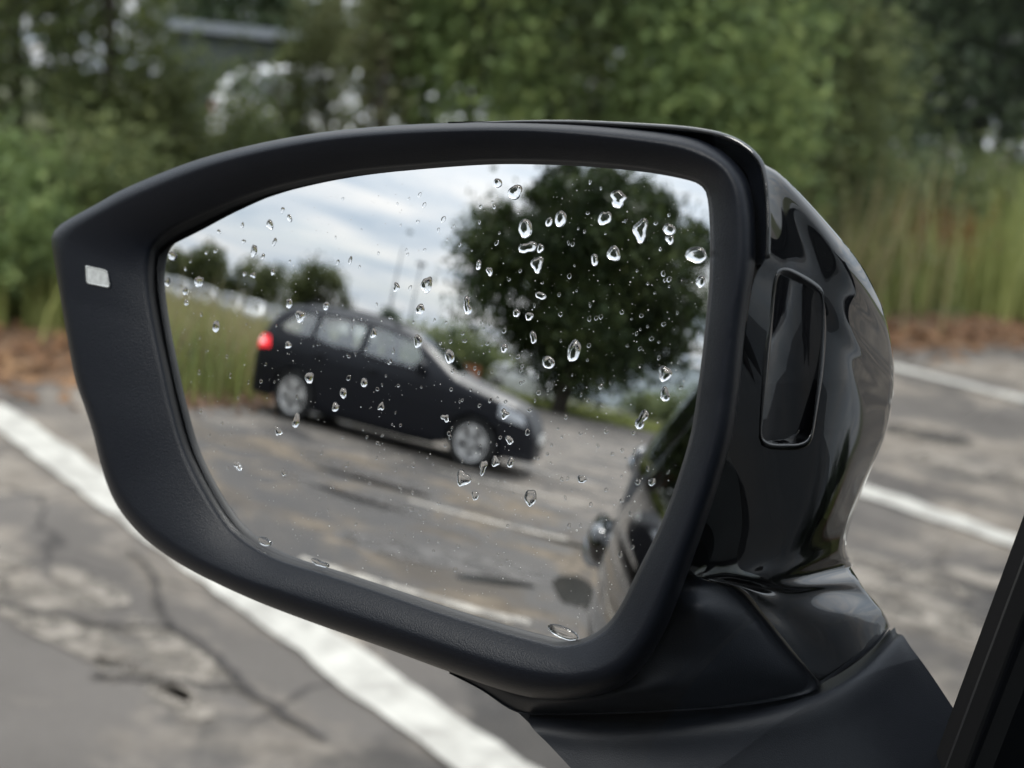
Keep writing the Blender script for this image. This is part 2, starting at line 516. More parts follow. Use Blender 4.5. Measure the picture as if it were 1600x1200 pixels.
blob('pothole', (-.92, -4.45), .22, .10, .0150, M['wet'], 12, -.5)
blob('pothole', (-.46, -4.72), .11, .38, .0150, M['wet'], 13)
blob('pothole', (-.55, -6.24), .25, .07, .0150, M['wet'], 14)
blob('damp_patch', (-2.7, -7.2), .7, .28, .0140, M['damp'], 16, .1)
blob('damp_patch', (-2.3, -5.9), .75, .30, .0140, M['damp'], 20, .1)
blob('damp_patch', (-1.2, -4.7), .7, .30, .0140, M['damp'], 17, -.2)
blob('damp_patch', (-3.55, 5.05), .22, .12, .0140, M['damp'], 18, .3)
for c_, rx_, ry_, sd_, ro_ in (((-2.80, 1.10), .46, .11, 31, .25), ((-3.34, 1.07), .13, .05, 32, .3), ((-3.05, 1.20), .16, .045, 33, .2), ((-2.45, 1.10), .20, .05, 36, .2),
                               ((-2.42, 3.20), .34, .16, 34, .3), ((-2.05, 3.08), .22, .14, 35, .1), ((-3.05, 4.72), .32, .10, 37, .2), ((-2.2, 3.5), .18, .07, 38, .4)):
    blob('sandy_patch', c_, rx_, ry_, .0135, M['sandy'], sd_, ro_)
crack([(-3.05, .93), (-2.93, 1.03), (-2.78, 1.16), (-2.70, 1.27), (-2.55, 1.28), (-2.38, 1.27), (-2.1, 1.30)], .013, 41)
crack([(-2.55, 1.02), (-2.50, 1.10), (-2.43, 1.19), (-2.36, 1.26)], .009, 42)
crack([(-3.25, 1.38), (-3.05, 1.36), (-2.88, 1.30), (-2.72, 1.26)], .008, 43)

# ------------------------------------------------------------------ vegetation
def leaves(c, size, rng, up=.5):
    n = len(c)
    nm = rng.normal(0, 1, (n, 3)); nm[:, 2] = np.abs(nm[:, 2]) + up
    nm /= np.linalg.norm(nm, axis=1)[:, None]
    a = np.cross(nm, rng.normal(0, 1, (n, 3))); a /= np.linalg.norm(a, axis=1)[:, None]
    b = np.cross(nm, a)
    s = size * rng.uniform(.6, 1.35, (n, 1))
    v = np.stack([c - a * s * .55, c + b * s * .26 - nm * s * .05, c + a * s * .55, c - b * s * .26 - nm * s * .05], 1).reshape(-1, 3)
    return v, np.arange(4 * n).reshape(n, 4)

def crown_points(n, rad, rng, clumps=28, spread=.30, hollow=.45, spikes=0):
    """points in clumps spread through an ellipsoid of radii rad"""
    d = rng.normal(0, 1, (clumps, 3)); d /= np.linalg.norm(d, axis=1)[:, None]
    rr = hollow + (1 - hollow) * rng.uniform(0, 1, (clumps, 1)) ** .6
    cc = d * rr
    if spikes:
        sp = rng.normal(0, 1, (spikes, 3)); sp[:, 2] = np.abs(sp[:, 2]) + .4
        sp /= np.linalg.norm(sp, axis=1)[:, None]
        cc = np.vstack([cc, sp * rng.uniform(.98, 1.16, (spikes, 1))])
    wgt = np.r_[np.ones(clumps), np.full(spikes, .25)]; wgt /= wgt.sum()
    k = rng.choice(len(cc), n, p=wgt)
    sg = np.where(k < clumps, spread, spread * .33)[:, None] * rng.uniform(.75, 1.2, (len(cc), 1))[k]
    p = cc[k] + rng.normal(0, 1, (n, 3)) * sg * np.array([1, 1, 1.0])
    return p * np.asarray(rad)

def limb_mesh(base, top, crown_c, rad, r0, rng, n=7):
    mb = MB()
    mid = [(base[0] + (top[0] - base[0]) * t + rng.normal(0, r0 * .5), base[1] + (top[1] - base[1]) * t + rng.normal(0, r0 * .5), base[2] + (top[2] - base[2]) * t) for t in (0, .35, .7, 1)]
    mb.tube(mid, [r0, r0 * .8, r0 * .65, r0 * .4], 9)
    for _ in range(n):
        t = rng.uniform(.45, 1)
        s = np.array(base) + (np.array(top) - np.array(base)) * t
        d = rng.normal(0, 1, 3); d[2] = abs(d[2]) * .8 + .2; d /= np.linalg.norm(d)
        e = np.array(crown_c) + d * np.array(rad) * .72
        m_ = (s + e) / 2 + np.array([0, 0, .08 * np.linalg.norm(e - s)])
        mb.tube([s, m_, e], [r0 * .42, r0 * .28, r0 * .1], 6)
    return mb

def tree(name, loc, rad, cz, nleaf, leaf, m, seed, label, cat='tree', group=None, trunk=.14, clumps=28, spread=.28, hollow=.4, spikes=0, up=.5, squash_bottom=None):
    rng = np.random.default_rng(seed)
    root = empty(name, loc)
    tag(root, label, cat, group)
    p = crown_points(nleaf, rad, rng, clumps, spread, hollow, spikes) + np.array([0, 0, cz])
    if squash_bottom is not None:
        lo = p[:, 2] < squash_bottom
        p[lo, 2] = squash_bottom + rng.uniform(0, .6, lo.sum())
    p[:, 2] = np.maximum(p[:, 2], .05 + rng.uniform(0, .3, len(p)))
    leaf = leaf * (.78 if leaf < .2 else 1)
    v, q = leaves(p, leaf, rng, up)
    fast_mesh('crown', v, q, m, root)
    limb_mesh((0, 0, 0), (rng.normal(0, .1), rng.normal(0, .1), cz + rad[2] * (.5 if cat == 'tree' else .05)), (0, 0, cz), rad, trunk * (1 if cat == 'tree' else .6), rng).build('trunk', M['bark'], root, True)
    return root

def at_dir(px, dist):
    """ground point seen in pixel column px at a distance (level line of sight)"""
    d = CAM @ np.array([px - 800, 429 - .1 * (px - 800), -F_PX]); d = d / np.linalg.norm(d[:2])
    return d[0] * dist, d[1] * dist

def grass(name, n, area, h0, h1, m, seed, wd=.010, lean=.30, label=None, parent=None):
    rng = np.random.default_rng(seed)
    x, y = area(rng, n)
    ph = np.sin(x * 2.3 + 1.7 * np.sin(y * 1.1)) * np.sin(y * 1.9 + x) * .5 + .5     # taller and shorter drifts
    h = (h0 + (h1 - h0) * rng.uniform(0, 1, n) * (.25 + .9 * ph)) * np.clip(rng.normal(1, .15, n), .5, 1.4)
    a = rng.uniform(0, 2 * np.pi, n)
    d = np.stack([np.cos(a), np.sin(a), np.zeros(n)], 1)
    sd = np.stack([-np.sin(a), np.cos(a), np.zeros(n)], 1)
    l = (rng.uniform(.1, 1, n) * lean * h)[:, None]
    base = np.stack([x, y, np.zeros(n)], 1)
    w_ = wd * rng.uniform(.7, 1.4, (n, 1))
    mid = base + d * l * .35 + np.array([0, 0, 1]) * (h * .55)[:, None]
    tip = base + d * l + np.array([0, 0, 1]) * h[:, None]
    v = np.stack([base - sd * w_, base + sd * w_, mid + sd * w_ * .8, mid - sd * w_ * .8, tip + sd * w_ * .2, tip - sd * w_ * .2], 1).reshape(-1, 3)
    k = np.arange(n)[:, None] * 6
    q = np.vstack([k + np.array([0, 1, 2, 3]), k + np.array([3, 2, 4, 5])])
    o = fast_mesh(name, v, q, m, parent)
    if parent is None:
        tag(o, label, None, None, 'stuff')
    return o

def rect(x0, x1, y0, y1, clump=0.0):
    def f(rng, n):
        if clump:
            k = max(8, int(abs(x1 - x0) * abs(y1 - y0) * 2))
            cxs, cys = rng.uniform(x0, x1, k), rng.uniform(y0, y1, k)
            j = rng.integers(0, k, n)
            return cxs[j] + rng.normal(0, clump, n), cys[j] + rng.normal(0, clump, n)
        return rng.uniform(x0, x1, n), rng.uniform(y0, y1, n)
    return f

# --- direct view: left saplings, gap, bright bush, dark trees
PXB = [  # name, px column, distance, radii, centre height, leaves, leaf size, material, label
    ('sapling', -70, 8.0, (.60, .60, 1.7), 1.5, 6500, .085, 'leaf_mid', 'mid-green sapling at the very end of the hedge beside the mirror tip'),
    ('sapling', 50, 8.8, (.45, .45, 1.9), 1.75, 6500, .085, 'leaf_olive', 'olive-green sapling standing just beyond the mirror tip'),
    ('sapling', 165, 8.2, (.38, .38, 1.8), 1.5, 5600, .080, 'leaf_mid', 'slim mid-green sapling bordering the open gap with the parked white cars'),
    ('willow_shrub', 20, 7.0, (.42, .42, .42), .40, 4200, .070, 'leaf_bright', 'low bright weed bush at the edge of the leaf litter, under the mirror tip'),
    ('willow_shrub', 150, 7.3, (.40, .40, .50), .48, 4200, .070, 'leaf_mid', 'low mid-green weed bush hidden partly by the outboard edge of the mirror'),
    ('willow_shrub', 235, 8.0, (.36, .36, .60), .60, 3800, .070, 'leaf_olive', 'low olive shrub at the foot of the slim sapling'),
    ('willow_shrub', 330, 8.8, (.42, .42, .60), .62, 4200, .075, 'leaf_mid', 'low green shrub under the gap that shows the parked white cars'),
    ('willow_shrub', 430, 9.4, (.34, .34, .80), .82, 3400, .075, 'leaf_olive', 'olive shrub in the middle of the gap before the parked white cars'),
    ('willow_shrub', 500, 9.8, (.24, .24, 1.0), 1.05, 3000, .075, 'leaf_pale', 'pale feathery shrub standing in the gap before the parked white cars'),
    ('willow_shrub', 585, 8.9, (.22, .22, 1.15), 1.15, 3600, .080, 'leaf_pale', 'pale yellow-green shrub leaning against the big leafy bush'),
    ('leafy_bush', 740, 9.2, (.62, .62, 1.85), 1.75, 9500, .10, 'leaf_bright', 'broad green bush above the top edge of the mirror, beside the pale shrub'),
    ('leafy_bush', 915, 9.9, (.80, .80, 2.0), 1.75, 10500, .11, 'leaf_mid', 'middle one of the leafy bushes, darker green than its neighbours, behind the mirror'),
    ('leafy_bush', 1085, 9.4, (.75, .75, 1.85), 1.65, 11500, .11, 'leaf_bright', 'yellow-green bush behind the glossy corner of the mirror'),
    ('leafy_bush', 1235, 11.2, (.75, .75, 1.5), 1.35, 8500, .12, 'leaf_mid', 'last bush of the hedge, between the yellow-green bush and the dark trees'),
    ('dark_tree', 1345, 16.5, (1.5, 1.5, 2.7), 3.8, 12000, .16, 'leaf_dark', 'dark tree next to the last bush, over the tall meadow grass'),
    ('dark_tree', 1515, 18.0, (1.7, 1.7, 2.9), 3.9, 13000, .17, 'leaf_dark', 'dark tall tree with bright sky gaps in its crown, farthest along the hedge'),
    ('dark_tree', 1690, 16.0, (1.4, 1.4, 2.6), 3.5, 9000, .16, 'leaf_dark', 'dark tree at the very end of the row, partly out of the frame'),
    ('meadow_shrub', 1290, 13.2, (.9, .9, .62), .58, 5500, .11, 'leaf_mid', 'low green shrub behind the meadow grass, nearest to the hedge'),
    ('meadow_shrub', 1430, 14.2, (.95, .95, .60), .52, 6000, .11, 'leaf_dark', 'low dark shrub behind the meadow grass, in the middle of three'),
    ('meadow_shrub', 1570, 14.6, (.9, .9, .62), .58, 5500, .11, 'leaf_mid', 'low green shrub behind the rust-coloured weeds of the meadow'),
]
for i, (nm, px, ds, rd, cz, nl, ls, mm, lb) in enumerate(PXB):
    X, Y = at_dir(px, ds)
    g_ = {'sapling': 'saplings in the hedge', 'willow_shrub': 'shrubs in the hedge gap', 'leafy_bush': 'bright bushes in the hedge', 'dark_tree': 'dark trees past the meadow', 'meadow_shrub': 'low shrubs behind the meadow'}[nm]
    tree(nm, (X, Y, 0), rd, cz, nl, ls, M[mm], 100 + i, lb, 'tree' if 'tree' in nm or nm == 'sapling' else 'bush', g_, trunk=.05 if rd[0] < 1.5 else .13,
         clumps=34, spread=.22, hollow=.3, up=.35)

def far_wood(name, pts, nleaf, leaf, m, seed, h, dep):
    rng = np.random.default_rng(seed)
    pts = np.array(pts, float)
    seg = np.linalg.norm(np.diff(pts, axis=0), axis=1); cum = np.r_[0, np.cumsum(seg)]
    nk = int(cum[-1] / 3.0)
    s = np.sort(rng.uniform(0, cum[-1], nk))
    X = np.interp(s, cum, pts[:, 0]); Y = np.interp(s, cum, pts[:, 1])
    hh = h * rng.uniform(.55, 1.15, nk); X += rng.normal(0, dep, nk); Y += rng.normal(0, dep, nk)
    k = rng.integers(0, nk, nleaf)
    d = rng.normal(0, 1, (nleaf, 3)); d /= np.linalg.norm(d, axis=1)[:, None]
    d *= rng.uniform(.5, 1.05, (nleaf, 1))
    p = np.stack([X[k] + d[:, 0] * hh[k] * .42, Y[k] + d[:, 1] * hh[k] * .42, hh[k] * .5 + d[:, 2] * hh[k] * .5], 1)
    p[:, 2] = np.maximum(p[:, 2], .1)
    v, q = leaves(p, leaf, rng, .3)
    return tag(fast_mesh(name, v, q, m), 'far wood closing the view behind the car park', None, None, 'stuff')
far_wood('far_wood', [at_dir(-500, 42), at_dir(0, 40), at_dir(500, 46), at_dir(1000, 40), at_dir(1700, 48), at_dir(2500, 60)], 34000, .55, M['leaf_dark'], 41, 8.5, 2.5)
far_wood('far_wood', [at_dir(120, 27), at_dir(330, 26), at_dir(640, 27)], 9000, .22, M['leaf_mid'], 43, 2.0, .5)
far_wood('far_wood', [(-62, -12), (-60, -48), (-48, -80), (-36, -92)], 26000, .6, M['leaf_olive'], 42, 6.0, 2.5)

# --- meadow strips
grass('meadow_grass', 17000, rect(-10.5, -6.0, 6.2, 20, .22), .30, 1.05, M['grass'], 51, .010, .65, 'tall yellow-green meadow grass between the leaf litter and the dark trees')
grass('dry_grass', 4500, rect(-10.5, -6.2, 7, 20, .3), .6, 1.25, M['straw'], 52, .006, .6, 'straw-coloured seed stalks standing in the meadow grass')
grass('rusty_weeds', 700, rect(-8.3, -7.2, 9.6, 10.8, .18), .4, .95, M['rust_weed'], 53, .012, .35, 'rust-coloured weeds in the meadow grass')
grass('verge_grass', 11000, rect(-9.5, -6.0, -1.5, 5.8, .2), .12, .50, M['grass'], 54, .011, .45, 'low green weeds under the saplings along the kerbless edge')
grass('field_grass', 19000, rect(-17, -5.7, -26, -6, .25), .35, .95, M['grass'], 55, .013, .7, 'tall field grass beside the car park behind the dark hatchback')
grass('field_straw', 24000, rect(-17, -5.9, -26, -6.5, .3), .55, 1.15, M['straw'], 56, .008, .6, 'dry seed heads over the field grass')
grass('far_verge', 9000, rect(-14, 9, -44, -36.0, .4), .12, .40, M['grass'], 57, .03, .4, 'mown green verge under the round tree')
def scrub(name, n, x0, x1, y0, y1, h, m, seed, label):
    rng = np.random.default_rng(seed)
    k = int(abs(x1 - x0) * abs(y1 - y0) * .8)
    cxs, cys, hs = rng.uniform(x0, x1, k), rng.uniform(y0, y1, k), h * rng.uniform(.35, 1.2, k)
    j = rng.integers(0, k, n)
    z = np.abs(rng.normal(.45, .3, n)) * hs[j]
    p = np.stack([cxs[j] + rng.normal(0, .26, n), cys[j] + rng.normal(0, .26, n), .03 + z], 1)
    v, q = leaves(p, .06, rng, .4)
    tag(fast_mesh(name, v, q, m), label, None, None, 'stuff')
scrub('meadow_weeds', 16000, -10, -6.1, 6.5, 18, .85, M['leaf_bright'], 71, 'broad-leaved weeds growing through the meadow grass')
scrub('olive_weeds', 9000, -10, -6.3, 6.5, 18, 1.0, M['leaf_pale'], 72, 'pale olive weeds growing through the meadow grass')
scrub('verge_weeds', 12000, -9.2, -6.0, -1.5, 5.5, .6, M['leaf_bright'], 73, 'leafy weeds under the saplings')
scrub('field_weeds', 14000, -15, -5.8, -24, -6.5, .7, M['leaf_olive'], 74, 'olive weeds growing through the field grass')
def litter(n, seed):
    rng = np.random.default_rng(seed)
    y = rng.uniform(-16, 22, n)
    x = -5.6 + rng.normal(0, .34, n)
    c = np.stack([x, y, .016 + rng.uniform(0, .02, n)], 1)
    v, q = leaves(c, .085, rng, 2.5)
    return tag(fast_mesh('leaf_litter', v, q, M['litter']), 'fallen orange-brown leaves along the edge of the asphalt', None, None, 'stuff')
litter(9000, 61)

# ------------------------------------------------------------------ the car builder
def lerp_tab(tab):
    a = np.array(tab, float)
    return lambda u: np.interp(u, a[:, 0], a[:, 1])
ROOF = lerp_tab([(0, .50), (.006, .60), (.025, .70), (.055, .85), (.09, .935), (.15, .972), (.26, .995), (.40, 1.0), (.50, .988), (.56, .955), (.62, .885), (.68, .79), (.735, .702), (.79, .665), (.87, .622), (.93, .58), (.965, .53), (.985, .47), (1, .37)])
PLAN = lerp_tab([(0, .78), (.02, .87), (.06, .93), (.15, .975), (.3, 1), (.72, 1), (.86, .965), (.93, .89), (.97, .80), (1, .66)])
SIDE = lerp_tab([(.10, .93), (.2, .96), (.33, .985), (.45, 1.0), (.58, 1.0), (.635, .985), (.67, .972), (.71, .945), (.77, .895), (.83, .837), (.92, .745), (.98, .665), (1.0, .60)])

def inside(q, u, z):
    s = 0
    for i in range(4):
        a, b = q[i], q[(i + 1) % 4]
        c = (b[0] - a[0]) * (z - a[1]) - (b[1] - a[1]) * (u - a[0])
        if c == 0: continue
        if s == 0: s = 1 if c > 0 else -1
        elif (c > 0) != (s > 0): return False
    return True

WIN = {'quarter_window': [(.085, .735), (.215, .715), (.215, .925), (.15, .905)],
       'rear_door_window': [(.235, .712), (.395, .695), (.400, .940), (.235, .928)],
       'front_door_window': [(.420, .692), (.640, .672), (.585, .885), (.425, .940)]}

class Car:
    def __init__(s, Ln, H, W, wb, wr, fo, fine=1.0):
        s.Ln, s.H, s.W, s.wr = Ln, H, W, wr
        s.lf = Ln * (1 - fo); s.lr = s.lf - wb      # wheel centres measured from the tail
        s.fine = fine
        s.sill = .15 * H
    def y(s, u, z):
        zt = ROOF(u) * s.H
        e = PLAN(u) * SIDE(z / s.H) * s.W / 2
        rr = .075 * s.H
        t = np.clip((z - (zt - rr)) / rr, 0, 1)
        return e * (1 - .17 * t ** 3)
    def P(s, u, z, side, off=0.0):
        return (u * s.Ln, side * (s.y(u, z) + off), z)
    def body(s, drop):
        nu = int(150 * s.fine); nz = int(34 * s.fine) + 4; nt_ = 7
        us = np.linspace(0, 1, nu)
        V = []; F = []; per = nz + nt_
        for u in us:
            zt = ROOF(u) * s.H
            l = u * s.Ln
            zb = s.sill
            for wc in (s.lf, s.lr):
                dl = l - wc; ra = s.wr * 1.16
                if abs(dl) < ra: zb = max(zb, s.wr * .98 + math.sqrt(ra * ra - dl * dl))
            zb = min(zb, zt - .03)
            for z in np.linspace(zb, zt, nz):
                V.append(s.P(u, z, 1))
            ye = s.y(u, zt)
            for k in range(1, nt_ + 1):
                t = k / nt_
                V.append((l, ye * (1 - t), zt + .028 * s.H * (1 - (1 - t) ** 2) * (1 if u > .03 and u < .97 else .2)))
        V = np.array(V)
        for i in range(nu - 1):
            for j in range(per - 1):
                a = i * per + j
                c = V[[a, a + 1, a + per, a + per + 1]].mean(0)
                u_, z_ = c[0] / s.Ln, c[2] / s.H
                if j < nz - 1 and any(inside(q, u_, z_) for q in drop[0]): continue
                F.append((a, a + per, a + per + 1, a + 1))
        # the glass openings of windscreen and rear screen
        F = [f for f in F if not s.screen(V[list(f)].mean(0))]
        n = len(V)
        V2 = V.copy(); V2[:, 1] *= -1
        F2 = []
        for i in range(nu - 1):
            for j in range(per - 1):
                a = i * per + j
                c = V[[a, a + 1, a + per, a + per + 1]].mean(0)
                u_, z_ = c[0] / s.Ln, c[2] / s.H
                if j < nz - 1 and any(inside(q, u_, z_) for q in drop[1]): continue
                if s.screen(c): continue
                F2.append((n + a, n + a + 1, n + a + per + 1, n + a + per))
        # closed ends
        i0 = list(range(per)); i1 = [(nu - 1) * per + k for k in range(per)]
        E = [tuple([n + k for k in i0][::-1] + i0)[:0]]
        F3 = []
        for k in range(per - 1):
            F3.append((k, k + 1, n + k + 1, n + k)); q = (nu - 1) * per
            F3.append((q + k + 1, q + k, n + q + k, n + q + k + 1))
        return np.vstack([V, V2]), F + F2 + F3
    def screen(s, c):
        u, z, y = c[0] / s.Ln, c[2] / s.H, abs(c[1])
        top = z > ROOF(u) - .005
        if .575 < u < .725 and top and y < s.y(u, ROOF(u) * s.H) * .93: return True
        if .028 < u < .078 and top and y < s.y(u, ROOF(u) * s.H) * .86: return True
        return False
    def pane(s, q, side, off=.004, n=8):
        V = []
        for i in range(n + 1):
            for j in range(n + 1):
                a, b = i / n, j / n
                p = (1 - a) * (1 - b) * np.array(q[0]) + a * (1 - b) * np.array(q[1]) + a * b * np.array(q[2]) + (1 - a) * b * np.array(q[3])
                V.append(s.P(p[0], p[1] * s.H, side, off))
        f = grid_faces(n + 1, n + 1)
        return V, f if side > 0 else [x[::-1] for x in f]
    def strip(s, pts, side, wd, off=.006):
        V = []
        for i, p in enumerate(pts):
            a = pts[max(i - 1, 0)]; b = pts[min(i + 1, len(pts) - 1)]
            d = np.array([(b[0] - a[0]) * s.Ln, (b[1] - a[1]) * s.H]); d /= np.linalg.norm(d) + 1e-9
            nn = np.array([-d[1] / s.Ln, d[0] / s.H]) * wd / 2
            for k in (-1, 1):
                V.append(s.P(p[0] + k * nn[0], (p[1] + k * nn[1]) * s.H, side, off))
        return V, [(2 * i, 2 * i + 1, 2 * i + 3, 2 * i + 2) for i in range(len(pts) - 1)]
    def topgrid(s, u0, u1, yf, off=.008, n=10):
        V = []
        for i in range(n + 1):
            u = u0 + (u1 - u0) * i / n; zt = ROOF(u) * s.H; ye = s.y(u, zt)
            for j in range(n + 1):
                t = -yf + 2 * yf * j / n
                V.append((u * s.Ln, ye * t, zt + .028 * s.H * (1 - t * t) + off))
        return V, grid_faces(n + 1, n + 1)

def wheel(mb_parent, x, y, wr, side, rim_m, spokes=5):
    t = MB()
    wd = wr * .62
    t.lathe([(wr * .66, -.01), (wr * .80, .012), (wr * .95, 0), (wr, -.03), (wr, -wd + .03), (wr * .95, -wd), (wr * .6, -wd)], (x, y, wr), 'y', 36, side)
    wo = t.build('wheel', M['tyre'], mb_parent, True)
    d = MB()
    d.lathe([(wr * .68, .004), (wr * .63, .010), (wr * .60, -.02), (wr * .58, -.10), (.0001, -.11)], (x, y, wr), 'y', 30, side)
    d.build('rim', M['alloy'] if rim_m is None else rim_m, wo, True)
    sp = MB()
    for k in range(spokes):
        for dd in (-.13, .13):
            a = 2 * math.pi * k / spokes + .3
            pts = []
            for rr_, tw in ((.10, 0), (.62, dd)):
                pts.append((x + wr * rr_ * math.cos(a + tw), wr + wr * rr_ * math.sin(a + tw)))
            (xa, za_), (xb, zb_) = pts
            px_, pz_ = -(zb_ - za_), xb - xa; ln = math.hypot(px_, pz_); px_, pz_ = px_ / ln * wr * .055, pz_ / ln * wr * .055
            ys = y + side * .006; yi = y - side * .03
            vv = [(xa - px_, ys, za_ - pz_), (xa + px_, ys, za_ + pz_), (xb + px_, ys, zb_ + pz_), (xb - px_, ys, zb_ - pz_)]
            vv += [(p[0], yi, p[2]) for p in vv]
            sp.add(vv, [(0, 1, 2, 3), (7, 6, 5, 4), (0, 4, 5, 1), (1, 5, 6, 2), (2, 6, 7, 3), (3, 7, 4, 0)])
    sp.lathe([(.0001, .012), (wr * .12, .012), (wr * .15, -.03)], (x, y, wr), 'y', 16, side)
    sp.build('spokes', M['alloy'] if rim_m is None else rim_m, wo)
    return wo

def handle(c, u0, u1, zz, side, m, parent, big=1.0, off=1.0):
    """strap handle standing off the door skin"""
    V = []; n = 14
    prof = [(0, -.006, .004, .010), (.03, .006, .009, .017), (.10, .022, .0115, .021), (.28, .036, .012, .023), (.5, .040, .012, .023), (.75, .038, .012, .022), (.92, .024, .011, .020), (.98, .008, .009, .016), (1, -.006, .004, .009)]
    for t, o, rw, rh in prof:
        u = u0 + (u1 - u0) * t
        for k in range(n):
            a = 2 * math.pi * k / n
            V.append((u * c.Ln, side * (c.y(u, zz) + o * off + rw * big * math.cos(a)), zz + rh * big * math.sin(a)))
    mb = MB(); mb.add(V, grid_faces(len(prof), n, True) + [tuple(range(n)), tuple(range((len(prof) - 1) * n, len(prof) * n))])
    return mb.build('door_handle', m, parent, True)

def make_car(name, label, cat, loc, rz, dims, paint, group=None, fine=1.0, lit=False, own=False, detail=True, pane='glass'):
    c = Car(*dims, fine=fine)
    root = empty(name, loc, rz)
    tag(root, label, cat, group)
    W3 = [WIN[k] for k in WIN]
    V, F = c.body(([WIN['quarter_window'], WIN['rear_door_window'], [(.405, .655), (.672, .655), (.618, .84), (.42, .955)]] if own else W3, W3))
    mesh('body', V, F, paint, root)
    for side in (1, -1):
        for k, q in WIN.items():
            if own and side == 1 and k == 'front_door_window':
                v, f = c.pane([(.400, .650), (.690, .650), (.632, .85), (.415, .960)], side, .004, 16)
                mesh(k, v, f, M['clear_glass'], root)
                for off in (-.007, .008):
                    v, f = c.strip([(.400, .66), (.408, .80), (.415, .965), (.47, .945), (.53, .910), (.585, .878), (.625, .856)], side, .036, off)
                    mesh('window_frame', v, f, M['trim'], root, smooth=False)
                continue
            v, f = c.pane(q, side)
            mesh(k, v, f, M[pane], root)
            if detail:
                v, f = c.strip(q + [q[0]], side, .035, .007)
                mesh('window_frame', v, f, M['trim'], root, smooth=False)
        if detail:
            for uu in (.408, .225):
                v, f = c.strip([(uu, .22), (uu - .002, .66)], side, .006, .003)
                mesh('door_seam', v, f, M['rubber'], root)
            v, f = c.strip([(.17, .155), (.3, .15), (.6, .15), (.70, .155)], side, .07, .012)
            mesh('sill_trim', v, f, M['trim'], root)
        # lamps wrap the corners
        v, f = c.pane([(.008, .53), (.070, .56), (.062, .645), (.018, .645)], side, .006, 6)
        mesh('tail_lamp', v, f, M['red_lamp'] if lit else M['red_lamp_off'], root)
        if lit:
            v, f = c.pane([(.012, .572), (.044, .582), (.038, .622), (.017, .622)], side, .014, 4)
            mesh('brake_lamp', v, f, M['brake_lamp'], root)
        v, f = c.pane([(.885, .47), (.972, .43), (.958, .505), (.885, .575)], side, .006, 6)
        mesh('head_lamp', v, f, M['head_lamp'], root)
        for wc in (c.lf, c.lr):
            u = wc / c.Ln
            wheel(root, wc, side * (c.W / 2 * PLAN(u) * .985), c.wr, side, None)
        if not own or side == -1:
            mb = MB()
            b0 = np.array(c.P(.625, .69 * c.H, side, .0))
            pts = [b0 + np.array([0, side * .02, 0]), b0 + np.array([-.005, side * .09, .03]), b0 + np.array([-.01, side * .17, .035])]
            mb.tube(pts, [.035, .075, .055], 10)
            mb.build('door_mirror', paint if detail else M['trim'], root, True)
        if not own:
            for u0, u1, z in ((.445, .485, .60), (.245, .285, .615)):
                handle(c, u0, u1, z * c.H, side, paint, root)
    v, f = c.topgrid(.570, .730, .95); mesh('windscreen', v, f, M['glass'], root)
    v, f = c.topgrid(.024, .082, .88); mesh('rear_screen', v, f, M['glass'], root)
    mb = MB()
    mb.box((c.Ln * .5, 0, .18 * c.H), (c.Ln * .96, c.W * .86, .03))
    mb.box((c.Ln * .745, 0, .42 * c.H), (.02, c.W * .9, .44 * c.H))
    mb.box((c.Ln * .70, 0, .60 * c.H), (c.Ln * .10, c.W * .82, .10 * c.H))
    mb.box((c.Ln * .09, 0, .42 * c.H), (.02, c.W * .84, .46 * c.H))
    for lw in (c.lf, c.lr):
        for sd_ in (-1, 1):
            mb.box((lw, sd_ * c.W * .27, .26 * c.H), (c.wr * 2.2, .03, .30 * c.H))
            mb.box((lw, sd_ * c.W * .40, .395 * c.H), (c.wr * 2.3, c.W * .2, .01))
    mb.build('cabin_floor', M['cabin'], root)
    for uu in (.46, .27):
        for sd_ in (-.24, .24):
            if own and uu == .46 and sd_ > 0: continue
            sb = MB()
            sb.box((c.Ln * (uu + .03), c.W * sd_, .35 * c.H), (.46, .46, .14))
            sb.box((c.Ln * (uu - .03), c.W * sd_, .52 * c.H), (.14, .46, .36 * c.H), 0, .8)
            sb.box((c.Ln * (uu - .045), c.W * sd_, .755 * c.H), (.09, .26, .11 * c.H), 0, .8)
            sb.build('seat', M['cabin'], root)
    if detail:
        v, f = c.strip([(.945, .25), (.97, .25), (.985, .25)], 1, .12, .01)
        gb = MB(); gb.box((c.Ln * .995, 0, .27 * c.H), (.05, c.W * .5, .10 * c.H)); gb.build('grille', M['trim'], root)
        pb = MB(); pb.box((c.Ln + .02, 0, .33 * c.H), (.02, .46, .10)); pb.build('number_plate', M['plate'], root)
        if not own:
            rb = MB()
            for sd_ in (-1, 1):
                rb.tube([(u * c.Ln, sd_ * c.y(u, ROOF(u) * c.H) * .94, ROOF(u) * c.H + .05 * (0 if k in (0, 4) else 1)) for k, u in enumerate((.13, .17, .30, .46, .51))], .013, 8)
            rb.build('roof_rail', M['trim'], root, True)
    return root, c

GLOSSY = simple('black_car_paint', (.007, .008, .012), .42, spec=.28)
# --- own car: nose along +Y, its left side at x = -0.3
own, OC = make_car('car', 'black car seen from its own seat, its rain-spotted door mirror filling the view', 'car', (.618, -2.35, 0), R(90), (4.3, 1.44, 1.84, 2.62, .315, .20), simple('own_car_paint', (.008, .009, .010), .1, coat=1.0), own=True, fine=2.2)
LH = lambda y: (y + 2.35) / 4.3
for yy, zz in ((-.94, .905), (-1.86, .985)):
    h_ = handle(OC, LH(yy - .11), LH(yy + .10), zz, 1, M['gloss'], own, 1.30, .30)
    st = handle(OC, LH(yy - .085), LH(yy + .075), zz - .018, 1, M['chrome'], None, 1.0, .46)
    st.name = 'handle_strip'; st.parent = h_

